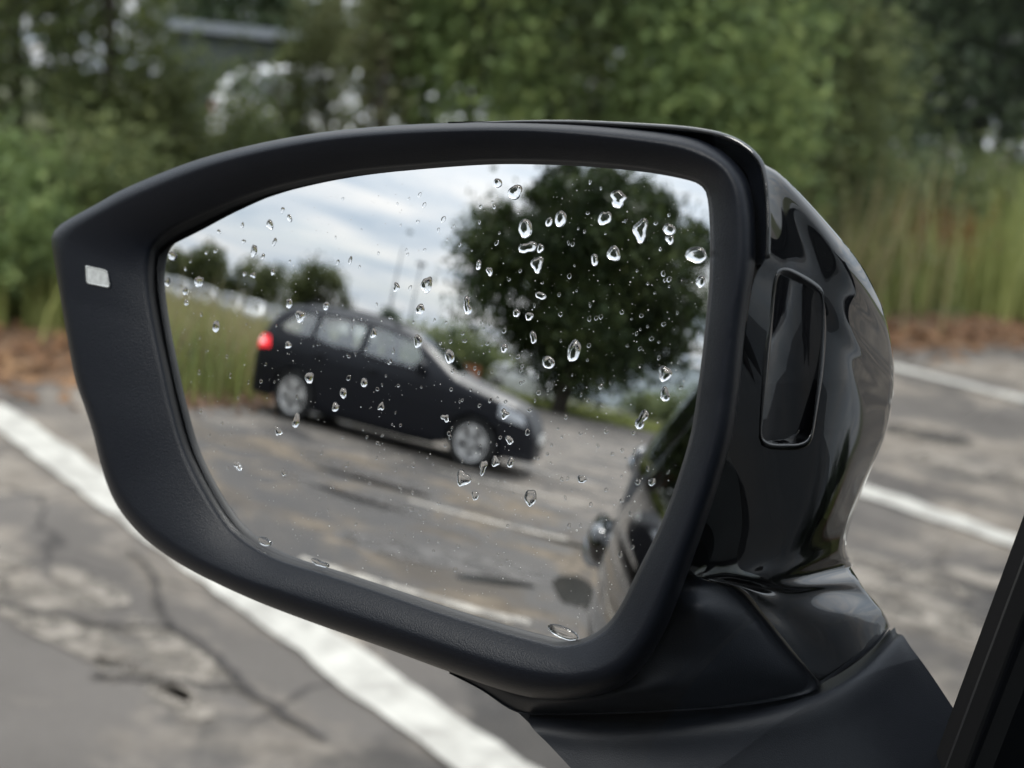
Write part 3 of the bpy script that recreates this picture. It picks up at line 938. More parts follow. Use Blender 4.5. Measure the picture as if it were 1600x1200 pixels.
# ------------------------------------------------------------------ the door mirror
MN = np.array([.350, -.932, .096]); MN /= np.linalg.norm(MN)
def ray(px, py):
    d = CAM @ np.array([px - 800, 600 - py, -F_PX]); return d / np.linalg.norm(d)
MG = EYE + .42 * ray(680, 630)          # centre of the glass
RAD = 1.5                               # radius of the convex glass
MO = MG - MN * RAD
def on(px, py, d):
    """point of the mirror housing at depth d in front of (+) or behind (-) the glass plane"""
    v = ray(px, py); return EYE + v * ((d - (EYE - MG) @ MN) / (v @ MN))
def on_glass(px, py):
    v = ray(px, py); oc = EYE - MO; b = v @ oc
    return EYE + v * (-b - math.sqrt(b * b - oc @ oc + RAD ** 2))

side = bpy.data.objects  # (name kept short below)
C0 = np.array([680., 620.])
TH = np.linspace(0, 2 * np.pi, 321)[:-1]
def polar(ctrl, n=24):
    c = crom(ctrl, n, True) - C0
    a = np.arctan2(c[:, 1], c[:, 0]); r_ = np.hypot(c[:, 0], c[:, 1])
    o = np.argsort(a)
    return np.interp(TH, a[o], r_[o], period=2 * np.pi)
GLASS = [(255, 407), (272, 390), (320, 366), (380, 335), (450, 307), (550, 286), (650, 274), (730, 267), (800, 264), (900, 267), (1000, 275), (1070, 285), (1097, 297), (1104, 320), (1106, 380), (1104, 450), (1097, 525), (1088, 600), (1077, 675), (1050, 765), (1025, 825), (995, 885), (965, 945), (940, 975), (907, 992), (870, 997), (850, 992), (800, 980), (700, 950), (600, 916), (515, 887), (440, 862), (400, 840), (370, 810), (340, 765), (310, 700), (290, 630), (280, 590), (265, 515), (255, 450)]
LIP = [(237, 405), (245, 383), (272, 360), (330, 332), (390, 308), (450, 290), (550, 270), (650, 260), (730, 254), (800, 252), (900, 255), (1000, 264), (1068, 277), (1098, 290), (1108, 318), (1111, 380), (1109, 450), (1102, 525), (1093, 600), (1081, 678), (1054, 768), (1030, 829), (1000, 890), (970, 950), (945, 982), (912, 1001), (875, 1007), (850, 1002), (800, 989), (700, 959), (600, 925), (515, 897), (438, 873), (393, 850), (358, 820), (325, 770), (292, 703), (272, 635), (262, 590), (246, 515), (236, 450)]
OUT = [(80, 376), (84, 362), (100, 347), (150, 319), (200, 292), (300, 252), (400, 225), (500, 207), (600, 197), (700, 192), (800, 191), (900, 194), (1000, 202), (1072, 212), (1110, 225), (1140, 245), (1162, 270), (1172, 292), (1179, 330), (1181, 380), (1179, 420), (1169, 480), (1163, 525), (1156, 600), (1145, 675), (1125, 750), (1100, 825), (1075, 895), (1058, 940), (1038, 988), (1008, 1038), (975, 1070), (930, 1087), (870, 1094), (800, 1083), (700, 1049), (600, 1012), (500, 977), (400, 939), (310, 897), (250, 860), (210, 825), (180, 785), (160, 735), (145, 675), (132, 635), (117, 590), (102, 510), (90, 440), (82, 392)]
rg, rl, ro = polar(GLASS), polar(LIP), polar(OUT)
DIR = np.stack([np.cos(TH), np.sin(TH)], 1)
deg = np.degrees(TH)                    # 0 = towards the car, 90 = down, 180 = outboard, 270 = up
CREST = np.interp(deg, [0, 50, 90, 130, 165, 195, 215, 250, 290, 330, 360], [.50, .55, .56, .62, .90, .93, .80, .80, .78, .60, .50])
CR_D = np.interp(deg, [0, 50, 90, 130, 165, 195, 230, 270, 320, 360], [.006, .007, .0070, .0070, .0055, .0055, .009, .010, .008, .006])
OUT_D = np.interp(deg, [0, 90, 180, 270, 360], [-.004, -.004, .002, -.001, -.004])
def sag_at(px, py): return float((on_glass(px, py) - MG) @ MN)
SAG = np.array([sag_at(*(C0 + DIR[k] * rg[k])) for k in range(len(TH))])
rings = []
def ring(rad, d):
    p = C0 + DIR * rad[:, None]
    rings.append([on(p[k][0], p[k][1], d[k]) for k in range(len(TH))])
zero = np.zeros(len(TH))
ring(rg * .99, SAG - .004)
ring(rg + (rl - rg) * .62, SAG - .0015)
ring(rg + (rl - rg) * .66, SAG + .0002)
ring(rl, SAG + .0020)
ring(rl + (ro - rl) * .025, SAG + .0030)
for t in np.linspace(.06, 1, 26):
    k = np.clip(t / CREST, 0, 1)
    d_in = SAG + .0032 + (CR_D - SAG - .0032) * (1.45 * k - .45 * k ** 2.2)
    q = np.clip((t - CREST) / (1 - CREST), 0, 1)
    d_out = CR_D + (OUT_D - CR_D) * (1 - np.sqrt(np.clip(1 - q ** 2.2, 0, 1)))
    ring(rl + (ro - rl) * t, np.where(t < CREST, d_in, d_out))
ring(ro - 3, OUT_D - .004)
ring(ro - 14, OUT_D - .010)
mroot = mesh('side_mirror', np.array(rings).reshape(-1, 3), grid_faces(len(rings), len(TH), True), M['plastic'], None)
# dark wall of the recess round the glass
for p_ in mroot.data.polygons:
    if p_.vertices[0] < 4 * len(TH): p_.material_index = 1
mroot.data.materials.append(M['recess'])
def world_child(o, parent):
    o.parent = parent
    o.matrix_parent_inverse = parent.matrix_world.inverted()
bpy.context.view_layer.update()
world_child(mroot, own)
SUBS = []
def sub(o): SUBS.append(o); return o

# glass: a true sphere of 1.5 m radius
gv = [on_glass(*C0)]
NG = 160; th = np.linspace(0, 2 * np.pi, NG + 1)[:-1]
rgi = np.interp(th, TH, rg, period=2 * np.pi)
KR = 40
for k in range(1, KR + 1):
    for j in range(NG):
        q = C0 + np.array([math.cos(th[j]), math.sin(th[j])]) * (rgi[j] + 9) * k / KR
        gv.append(on_glass(*q))
gf = [(0, 1 + j, 1 + (j + 1) % NG) for j in range(NG)]
for k in range(KR - 1):
    for j in range(NG):
        a = 1 + k * NG + j; b = 1 + k * NG + (j + 1) % NG
        gf.append((a, a + NG, b + NG, b))
gv = np.array(gv)
f0 = gf[5]; nn = np.cross(gv[f0[1]] - gv[f0[0]], gv[f0[2]] - gv[f0[0]])
if nn @ MN < 0: gf = [x[::-1] for x in gf]
glass = sub(mesh('mirror_glass', gv, gf, M['mirror']))
glass.data.normals_split_custom_set_from_vertices([tuple((p - MO) / RAD) for p in gv])

# marker lamp in the outboard face of the bezel
def depth_at(px, py):
    """depth of the bezel face under a pixel"""
    q = np.array([px, py]) - C0; a = math.atan2(q[1], q[0]) % (2 * math.pi); rr_ = math.hypot(*q)
    I = lambda arr: np.interp(a, TH, arr, period=2 * np.pi)
    t = (rr_ - I(rl)) / (I(ro) - I(rl)); cr_, cd_ = I(CREST), I(CR_D)
    k = min(t / cr_, 1)
    sg = I(SAG) + .0032
    return sg + (cd_ - sg) * (1.45 * k - .45 * k ** 2.2)
lamp = [(134, 416), (136, 415.2), (163, 421), (168, 424), (171.5, 444), (171, 449), (167, 449.5), (138, 443.5), (135, 440)]
lv = []
for inset, dz in ((1.10, -.0010), (1.0, .0005), (.93, .0007), (.86, .0005)):
    for x, y in lamp:
        X, Y = 153 + (x - 153) * inset, 432 + (y - 432) * inset
        lv.append(on(X, Y, depth_at(X, Y) + dz))
lf_ = grid_faces(4, len(lamp), True) + [tuple(range(3 * len(lamp), 4 * len(lamp)))]
sub(mesh('marker_lamp', lv, lf_, M['lamp'], smooth=False))

# glossy cap. each row runs from the bezel to the outline facing the car, then round the nose side to the outboard edge
ROWS = [
    [(1187, 252, -0.0017), (1225, 277, -0.0147), (1285, 340, -0.0316), (1345, 413, -0.0504), (1379, 478, -0.0700)],
    [(1192, 266, -0.0018), (1222, 287, -0.0125), (1276, 350, -0.0273), (1332, 424, -0.0427), (1385, 505, -0.0726)],
    [(1199, 320, -0.0059), (1226, 345, -0.0162), (1273, 396, -0.0300), (1325, 460, -0.0435), (1394, 550, -0.0801)],
    [(1200, 400, -0.0109), (1232, 425, -0.0210), (1278, 462, -0.0334), (1325, 512, -0.0464), (1396, 592, -0.0837)],
    [(1181, 425, -0.0084), (1222, 448, -0.0207), (1272, 485, -0.0344), (1325, 538, -0.0488), (1394, 618, -0.0858)],
    [(1170, 480, -0.0081), (1216, 506, -0.0206), (1268, 538, -0.0348), (1324, 578, -0.0509), (1391, 638, -0.0860)],
    [(1158, 580, -0.0101), (1206, 592, -0.0218), (1262, 610, -0.0368), (1318, 634, -0.0529), (1385, 668, -0.0872)],
    [(1146, 670, -0.0115), (1196, 680, -0.0232), (1258, 687, -0.0389), (1310, 696, -0.0546), (1376, 702, -0.0874)],
    [(1128, 745, -0.0116), (1183, 750, -0.0231), (1248, 750, -0.0398), (1304, 746, -0.0554), (1353, 744, -0.0824)],
    [(1098, 818, -0.0097), (1162, 820, -0.0219), (1222, 819, -0.0360), (1274, 816, -0.0491), (1329, 808, -0.0758)],
    [(1081, 867, -0.0101), (1135, 869, -0.0178), (1190, 868, -0.0315), (1240, 864, -0.0420), (1316, 845, -0.0738)],
    [(1072, 892, -0.0098), (1110, 897, -0.0141), (1160, 898, -0.0228), (1225, 890, -0.0364), (1318, 864, -0.0761)],
    [(1068, 902, -0.0106), (1104, 905, -0.0134), (1140, 908, -0.0219), (1212, 907, -0.0341), (1329, 886, -0.0850)],
    [(1154, 916, -0.0212), (1176, 921, -0.0257), (1205, 923, -0.0364), (1246, 919, -0.0457), (1340, 903, -0.0820)],
    [(1192, 957, -0.0313), (1216, 957, -0.0393), (1246, 942, -0.0474), (1290, 926, -0.0621), (1355, 928, -0.0860)],
    [(1236, 1012, -0.0422), (1264, 1000, -0.0500), (1297, 981, -0.0578), (1336, 962, -0.0710), (1380, 956, -0.0910)],
    [(1283, 1069, -0.0545), (1310, 1052, -0.0619), (1340, 1030, -0.0705), (1368, 1008, -0.0820), (1391, 979, -0.0960)],
]
G3 = np.array([[on(*p) for p in row] for row in ROWS])
inb = smooth_grid(G3, 10, 8)
keep = np.interp(np.arange(inb.shape[0]), [0, 6, 34, 84, 94, 200], [.15, .22, 1, 1, .22, .22])      # the crease over the foot panel stays crisp
for _ in range(60):
    av = inb.copy()
    av[1:-1, 1:-1] = (inb[:-2, 1:-1] + inb[2:, 1:-1] + inb[1:-1, :-2] + inb[1:-1, 2:]) / 4
    av[1:-1, -1] = (inb[:-2, -1] + inb[2:, -1]) / 2
    av[1:-1, 0] = (inb[:-2, 0] + inb[2:, 0]) / 2 * .3 + inb[1:-1, 0] * .7
    inb += (av - inb) * .5 * keep[:, None, None]
nr, ncol = inb.shape[:2]
TUP = np.cross(MN, np.cross([0, 0, 1], MN)); TUP /= np.linalg.norm(TUP)   # up along the glass
LF = [(400, 226), (330, 244), (260, 268), (200, 293), (160, 314), (120, 337), (90, 362), (90, 430), (105, 520), (122, 605), (150, 690), (180, 775), (215, 826)]
LFd = crom(np.array(LF, float), 8)
back = []
NB = 28
lower_rows = (len(ROWS) - 5) * 8 + 1 - 8 * 0
for i in range(len(LFd)):
    S = inb[i, -1]; T = inb[i, -1] - inb[i, -4]
    T = T / np.linalg.norm(T)
    E_ = on(LFd[i][0] + 5, LFd[i][1], -.004)
    tt = i / (len(LFd) - 1)
    P1 = S + T * .030 - MN * .012
    P2 = E_ - MN * (.065 + .02 * math.sin(math.pi * tt)) + (S - E_) * .10
    row = []
    for k in range(1, NB + 1):
        t = k / NB
        row.append((1 - t) ** 3 * S + 3 * (1 - t) ** 2 * t * P1 + 3 * (1 - t) * t * t * P2 + t ** 3 * E_)
    back.append(row)
back = np.array(back)
# over the top: rows that start along the cap's upper lip
TOPL = crom(np.array([(800, 189), (900, 191.5), (1040, 199), (1102, 206), (1140, 216), (1167, 231), (1187, 252)], float), 6)
TOPE = crom(np.array([(790, 190), (730, 191), (640, 194), (560, 200), (500, 208), (450, 216), (400, 226)], float), 6)
toprows = []
tot = ncol + NB
for i in range(len(TOPL) - 1):
    tt = i / (len(TOPL) - 1)
    S = on(TOPL[i][0], TOPL[i][1], -.004); E_ = on(TOPE[i][0], TOPE[i][1] + 2, -.004)
    dp = .07 * tt ** .7 + .008
    P1 = S - MN * dp - TUP * (.030 * tt + .006) + np.cross(TUP, MN) * .0
    P2 = E_ - MN * dp * .9 - TUP * (.022 * tt + .006)
    toprows.append([(1 - t) ** 3 * S + 3 * (1 - t) ** 2 * t * P1 + 3 * (1 - t) * t * t * P2 + t ** 3 * E_ for t in np.linspace(0, 1, tot)])
main = [np.vstack([inb[i], back[i]]) for i in range(len(LFd))]
capg = np.array([np.array(x) for x in toprows] + main)
capf = grid_faces(capg.shape[0], tot)
win = crom(np.array([(1212, 450), (1217, 430), (1227, 425), (1243, 431), (1270, 448), (1283, 462), (1285, 485), (1283, 530), (1277, 600), (1270, 660), (1264, 684), (1250, 693), (1230, 694.5), (1208, 694), (1194, 688), (1190, 672), (1194, 630), (1200, 575), (1206, 510)], float), 4, True)
wc_ = np.array([1238, 560.])
def to_px(P):
    v = (P - EYE) @ CAM; return 800 + F_PX * v[..., 0] / -v[..., 2], 600 - F_PX * v[..., 1] / -v[..., 2]
wa = np.arctan2(win[:, 1] - wc_[1], win[:, 0] - wc_[0]); wr_ = np.hypot(*(win - wc_).T); wo_ = np.argsort(wa)
def in_win(P):
    X, Y = to_px(P); q = np.array([X - wc_[0], Y - wc_[1]])
    return math.hypot(*q) < np.interp(math.atan2(q[1], q[0]), wa[wo_], wr_[wo_], period=2 * math.pi) * .99
cgv = capg.reshape(-1, 3)
capf = [f_ for f_ in capf if f_[0] % tot >= ncol - 1 or not any(in_win(cgv[i]) for i in f_)]
foot_rows = inb[len(LFd) - 1:]
cv = capg.reshape(-1, 3)
base = len(cv)
cv = np.vstack([cv, foot_rows.reshape(-1, 3)])
capf += [tuple(i + base for i in q) for q in grid_faces(foot_rows.shape[0], ncol)]
# returned edge behind the foot panel so that it has thickness
edge_ids = [base + i * ncol + ncol - 1 for i in range(foot_rows.shape[0])] + [base + (foot_rows.shape[0] - 1) * ncol + j for j in range(ncol - 2, -1, -1)]
b2 = len(cv)
cv = np.vstack([cv, np.array([cv[i] - MN * .006 + np.array([-.004, 0, 0]) for i in edge_ids])])
capf += [(edge_ids[i], b2 + i, b2 + i + 1, edge_ids[i + 1]) for i in range(len(edge_ids) - 1)]
sub(mesh('glossy_cap', cv, capf, M['gloss']))

# lip of the cap that stands proud over the bezel corner
lipc = crom(np.array([(700, 190.5), (800, 189), (900, 191.5), (1040, 199), (1102, 206), (1140, 216), (1167, 231), (1187, 252), (1195, 275), (1199, 310), (1200, 355), (1199, 404)], float), 6)
mb = MB(); mb.tube([on(x, y + 3 * max(0, 1 - i / 12), .0005) for i, (x, y) in enumerate(lipc)], [.00075 * min(1, .1 + i / 14) for i in range(len(lipc))], 8)
lipo = mb.v
vv = []; ff = []
for i, (x, y) in enumerate(lipc):
    q = np.array([x, y]) - C0; q /= np.linalg.norm(q)
    t = min(1, max(0, (x - 900) / 200))
    vv.append(on(x, y, .0002)); vv.append(on(x - q[0] * (6 + 22 * t), y - q[1] * (6 + 22 * t), -.009))
for i in range(len(lipc) - 1): ff.append((2 * i, 2 * i + 1, 2 * i + 3, 2 * i + 2))
mb.build('cap_lip', M['gloss'], None, True); SUBS.append(bpy.data.objects['cap_lip'])
sub(mesh('cap_lining', vv, ff, M['plastic']))

# camera / indicator window in the face towards the car
flatp = np.array(inb[:9 * 8].reshape(-1, 3))
fx, fy = to_px(flatp)
fd = (flatp - MG) @ MN
near = (fx > 1180) & (fx < 1310) & (fy > 405) & (fy < 715)
terms = lambda x, y: np.stack([np.ones_like(x), x, y, x * x, x * y, y * y, x ** 3, x * x * y, x * y * y, y ** 3], -1)
nx_, ny_ = (fx[near] - 1240) / 60, (fy[near] - 560) / 140
coef = np.linalg.lstsq(terms(nx_, ny_), fd[near], rcond=None)[0]
def face_depth(px, py):
    return float(terms(np.array((px - 1240) / 60), np.array((py - 560) / 140)) @ coef)
wv = []
wdir = (win - wc_) / np.hypot(*(win - wc_).T)[:, None]
wdir[:, 0] *= 1.15; wdir /= np.hypot(*wdir.T)[:, None]
for of_, dz in ((11, -.0007), (8, .0002), (3, .0005), (0, .0004), (-1.5, -.0006), (-2.5, -.0050)):
    for (x, y), dq in zip(win, wdir):
        X, Y = np.array([x, y]) + dq * of_
        wv.append(on(X, Y, face_depth(X, Y) + dz))
sub(mesh('window_surround', wv, grid_faces(6, len(win), True), M['gloss']))
wv = []
for ins in (1.0, .85, .7, .55, .4, .2, .05):
    for x, y in win:
        X, Y = wc_ + (np.array([x, y]) - wc_) * np.array([ins - .01, ins])
        wv.append(on(X, Y, face_depth(X, Y) - .0028 + .0016 * ((X - 1238) / 40) ** 2 + .0012 * math.sin((Y - 430) / 60)))
sub(mesh('indicator_window', wv, grid_faces(7, len(win), True) + [tuple(range(6 * len(win), 7 * len(win)))], M['lens']))

# matte lower housing
A = [(1068, 894), (1056, 918), (1044, 945), (1030, 976), (1011, 1008), (990, 1034), (962, 1058), (926, 1074), (878, 1081), (832, 1079), (764, 1060), (704, 1040)]
B = [(1108, 908), (1153, 920), (1190, 960), (1235, 1016), (1279, 1072), (1228, 1092), (1130, 1106), (1000, 1114), (872, 1117), (808, 1113), (752, 1078), (702, 1052)]
BD = [-.015, -.024, -.033, -.044, -.056, -.050, -.038, -.029, -.022, -.018, -.012, -.006]
lh = []
for k in range(len(A)):
    a, b = np.array(A[k], float), np.array(B[k], float)
    col = []
    for t in (0, .12, .4, .75, .93, 1.0):
        q = a + (b - a) * t
        d = -.010 + (BD[k] + .010) * t + .010 * math.sin(math.pi * min(1, t / .9)) * (1 if 1 < k < 9 else .3)
        if t == 0: d = -.0105
        col.append(on(q[0], q[1], d))
    q = b + np.array([3, -6]) ; col.append(on(q[0], q[1], BD[k] - .014))
    lh.append(col)
lhg = smooth_grid(np.array(lh), 5, 5)
sub(mesh('lower_housing', lhg.reshape(-1, 3), grid_faces(*lhg.shape[:2]), M['plastic_foot']))

# underside closing the shell
ub = []
for x, y in [(215, 826), (310, 897), (400, 939), (500, 977), (600, 1012), (700, 1049), (800, 1083)]:
    P0 = on(x, y - 2, -.006)
    ub.append([P0, P0 - MN * .03 - TUP * .001 + np.cross(TUP, MN) * .0, P0 - MN * .06 + TUP * .012])
ub = np.array(ub)
sub(mesh('underside', ub.reshape(-1, 3), grid_faces(*ub.shape[:2]), M['plastic_foot']))

# foot (arm) bolted to the door
FT = [
    [(828, 1121), (890, 1123), (1000, 1126), (1110, 1117), (1210, 1102), (1295, 1076), (1350, 1042), (1390, 1004), (1402, 993)],
    [(825, 1126), (890, 1130), (1000, 1133), (1110, 1125), (1212, 1110), (1298, 1084), (1354, 1050), (1396, 1010), (1411, 995)],
    [(834, 1140), (900, 1148), (1005, 1150), (1115, 1142), (1218, 1128), (1304, 1103), (1362, 1070), (1405, 1030), (1424, 1012)],
    [(862, 1168), (930, 1180), (1030, 1184), (1135, 1178), (1235, 1166), (1322, 1142), (1384, 1110), (1430, 1074), (1452, 1050)],
    [(915, 1228), (980, 1240), (1075, 1246), (1172, 1242), (1268, 1232), (1356, 1212), (1424, 1184), (1474, 1150), (1496, 1116)],
    [(985, 1330), (1045, 1340), (1135, 1346), (1228, 1342), (1320, 1332), (1410, 1312), (1482, 1284), (1535, 1250), (1560, 1212)],
]
FD = [-.016, -.020, -.028, -.037, -.047, -.058, -.070, -.084, -.092]
gap = [(800, 1112), (870, 1117), (1000, 1115), (1128, 1108), (1226, 1093), (1280, 1073), (1338, 1036), (1371, 1011), (1390, 991)]
gpo = []
for k, (x, y) in enumerate(gap):
    fx_, fy_ = FT[0][k]
    gpo.append([on(x, y - 8, FD[k] - .012), on(max(fx_, x), fy_ + 10, FD[k] - .012)])
gpo = np.array(gpo)
sub(mesh('pivot_gap_shade', gpo.reshape(-1, 3), grid_faces(*gpo.shape[:2]), M['recess']))  # black strip behind the pivot seam, its colour standing in for shade
FT[0] = [(x, y - 3) for x, y in FT[0]]; FT[1] = [(x, y - 2) for x, y in FT[1]]
ft = []
ft.append([on(x - 4, y - 10, d - .012) for (x, y), d in zip(FT[0], FD)])
for i, row in enumerate(FT):
    ft.append([on(x, y, d + (-.004, .0, .002, .001, .0, -.002)[i]) for (x, y), d in zip(row, FD)])
ftg = smooth_grid(np.array(ft), 6, 6)
sub(mesh('mirror_foot', ftg.reshape(-1, 3), grid_faces(*ftg.shape[:2]), M['plastic_foot']))
for o in SUBS:
    world_child(o, mroot)
bpy.context.view_layer.update()

# window frame post and inner trim at the front corner of the open window
def post(name, edge_px, s0, s1, widths, m, dz=0.0):
    (xa, ya), (xb, yb) = edge_px
    a = EYE + ray(xa, ya) * s0; b = EYE + ray(xb, yb) * s1
    ax = (b - a)
    a0, b0 = a - ax * 1.2, b + ax * .9
    fw = np.array([.12, 1.0, 0]); fw -= ax * (fw @ ax) / (ax @ ax); fw /= np.linalg.norm(fw)
    nn = np.cross(ax / np.linalg.norm(ax), fw); nn = nn if nn @ (EYE - a) > 0 else -nn
    V = []
    prof = [(.022, -.016), (.0, .0), (.003, .003), (widths, .005), (widths + .003, .0), (widths + .003, -.016)]
    for p in (a0, (a0 + b0) / 2, b0):
        for u_, h_ in prof:
            V.append(p + fw * u_ + nn * (h_ + dz))
    o = mesh(name, V, grid_faces(3, len(prof)), m, smooth=False)
    world_child(o, own)
    return o
post('window_seal', ((1474, 1200), (1600, 862)), .43, .392, .013, M['rubber'], .001)
post('window_post', ((1500, 1200), (1626, 862)), .428, .390, .16, M['trim'], -.002)
for o in COL.objects:
    pass

# ------------------------------------------------------------------ rain on the glass
DROPS = [  # px, py, width, height, where it shows
 (441.6, 328, 7, 10, 'sky'), (452.6, 341, 10, 11, 'sky'), (422, 351, 13, 17, 'sky'), (379, 352, 6, 10, 'sky'), (342, 362, 7, 9, 'sky'), (381, 377, 8, 7, 'sky'),
 (429, 378, 9, 12, 'sky'), (397, 392, 13, 21, 'sky'), (411, 401, 8, 10, 'sky'), (547.5, 407, 7, 13, 'sky'), (322.5, 395, 6, 6, 'hill'), (290, 420, 6, 7, 'hill'),
 (382, 428, 7, 8, 'hill'), (396, 430, 12, 9, 'hill'), (426.5, 425, 8, 11, 'hill'), (311, 440, 17, 22, 'hill'), (289.5, 455, 10, 14, 'cars'), (291.5, 473, 9, 10, 'cars'),
 (452, 474, 12, 16, 'cars'), (469.6, 494, 18, 20, 'car'), (509.5, 478, 11, 13, 'car'), (337.6, 510, 14, 20, 'field'), (450.4, 539, 12, 12, 'car'),
 (667, 445, 18, 26, 'sky'), (619.5, 448.6, 10, 15, 'sky'), (656.7, 483, 15, 16, 'sky'), (653, 533, 15, 20, 'car'), (584, 521, 12, 14, 'car'),
 (270, 400, 24, 14, 'hill'), (262, 441, 12, 16, 'hill'),
 (778, 286, 14, 14, 'sky'), (805, 300, 24, 20, 'sky'), (966, 310.5, 24, 22, 'tree'), (876, 342, 17, 24, 'tree'), (821, 357, 22, 27, 'tree'), (945, 341, 16, 24, 'tree'),
 (1001, 360, 20, 32, 'tree'), (1046, 358.6, 15, 18, 'tree'), (825, 386.7, 22, 20, 'tree'), (844.5, 388, 11, 13, 'tree'), (959, 396.6, 20, 20, 'tree'), (839.5, 413, 18, 23, 'tree'),
 (1088, 398.5, 30, 22, 'tree'), (1095, 440, 12, 18, 'tree'), (730, 478, 15, 22, 'tree'), (702.5, 556.7, 17, 20, 'car'), (897, 548, 20, 30, 'tree'), (857, 566, 20, 18, 'tree'),
 (1046.6, 374, 12, 12, 'tree'), (858, 347, 11, 13, 'tree'), (845, 462, 15, 12, 'tree'), (807, 489, 11, 12, 'tree'), (827, 494, 13, 12, 'tree'), (833.5, 527, 12, 15, 'tree'),
 (788, 544, 11, 13, 'tree'), (929, 406, 12, 14, 'tree'), (765, 424, 11, 11, 'tree'), (748, 414, 10, 11, 'tree'),
 (483.5, 590, 14, 21, 'car'), (463, 657, 14, 23, 'asphalt'), (435, 674, 12, 16, 'asphalt'), (524, 636, 12, 15, 'car'), (596, 635, 9, 15, 'car'), (371.6, 727.5, 14, 14, 'asphalt'),
 (443, 738, 9, 11, 'asphalt'), (536.6, 614, 11, 18, 'car'), (569, 597.7, 11, 15, 'car'), (696, 653, 11, 12, 'car'),
 (1039, 584, 18, 22, 'edge'), (1039, 616, 15, 18, 'edge'), (1002.6, 655.6, 18, 20, 'edge'), (724, 747.5, 22, 26, 'asphalt'), (755, 729.5, 12, 20, 'asphalt'), (774.5, 721, 12, 16, 'asphalt'),
 (829, 777.5, 18, 26, 'asphalt'), (909.5, 748.7, 12, 13, 'asphalt'), (742.6, 774, 12, 13, 'asphalt'), (880, 988, 44, 20, 'asphalt'), (1019, 753, 10, 11, 'edge'),
 (789, 647, 12, 15, 'car'), (796, 687.5, 11, 13, 'car'), (798, 722, 12, 13, 'car'), (414, 846, 30, 14, 'asphalt'), (500, 880, 28, 12, 'asphalt'),
]
WHERE = {'sky': 'reflected cloudy sky', 'hill': 'reflected hillside wood', 'cars': 'reflected far cars', 'car': 'reflected dark hatchback', 'field': 'reflected dry field',
         'tree': 'reflected round tree', 'asphalt': 'reflected worn asphalt', 'edge': 'reflected door handle'}
ORD = ['first', 'second', 'third', 'fourth', 'fifth', 'sixth', 'seventh', 'eighth', 'ninth', 'tenth'] + ['%dth' % k for k in range(11, 60)]
PX_M = 1 / np.linalg.norm(on_glass(681, 630) - on_glass(680, 630))
def drop_mesh(name, rx, ry, h, pw, rng, n=22, rings_=8, wob=.12):
    a = np.linspace(0, 2 * np.pi, n + 1)[:-1]
    k = 1 + wob * (rng.normal() * np.cos(2 * a + rng.uniform(0, 6)) + .6 * rng.normal() * np.cos(3 * a + rng.uniform(0, 6)) + .25 * rng.normal() * np.cos(5 * a + rng.uniform(0, 6)))
    V = [(0, 0, h)]
    for i in range(1, rings_ + 1):
        t = math.sin(.5 * math.pi * i / rings_)
        z = h * max(0, 1 - t ** pw) ** .5
        sag = -.10 * (1 - t)                 # weight sits low
        for j in range(n):
            V.append((rx * t * k[j] * math.cos(a[j]), ry * (t * k[j] * math.sin(a[j]) + sag), z))
    V[0] = (0, -ry * .10, h)
    F = [(0, 1 + j, 1 + (j + 1) % n) for j in range(n)]
    for i in range(rings_ - 1):
        for j in range(n):
            p, q = 1 + i * n + j, 1 + i * n + (j + 1) % n
            F.append((p, p + n, q + n, q))
    me = bpy.data.meshes.new(name)
    me.from_pydata(V, [], F); me.materials.append(M['water']); me.update()
    me.polygons.foreach_set('use_smooth', [True] * len(me.polygons))
    return me
def glass_frame(px, py):
    P = on_glass(px, py); nn = (P - MO) / RAD
    X_ = np.cross([0, 0, 1], nn); X_ /= np.linalg.norm(X_)
    Y_ = np.cross(nn, X_)
    m_ = Matrix.Identity(4)
    for i in range(3):
        m_[i][0], m_[i][1], m_[i][2] = X_[i], Y_[i], nn[i]; m_[i][3] = P[i] + nn[i] * 1.2e-5
    return m_
drng = np.random.default_rng(77)
rank = {}
for i in sorted(range(len(DROPS)), key=lambda k: DROPS[k][0]):
    rank.setdefault(DROPS[i][4], []).append(i)
for i, (px, py, wd_, ht, wh) in enumerate(DROPS):
    rx, ry = wd_ / 2 / PX_M * .90, ht / 2 / PX_M * .86
    me = drop_mesh('raindrop', rx, ry, min(rx, ry) * drng.uniform(.28, .46), 2.8, drng, wob=.17)
    o = bpy.data.objects.new('raindrop', me); COL.objects.link(o)
    o.matrix_world = glass_frame(px, py)
    sz = 'big' if wd_ * ht > 300 else ('middling' if wd_ * ht > 130 else 'small')
    shp = 'wide' if wd_ > ht * 1.15 else ('tall' if ht > wd_ * 1.3 else 'round')
    k = rank[wh].index(i)
    tag(o, '%s %s raindrop on the mirror over the %s, %s from outboard' % (sz, shp, WHERE[wh], ORD[k]), 'raindrop', 'beaded raindrops on the mirror glass')
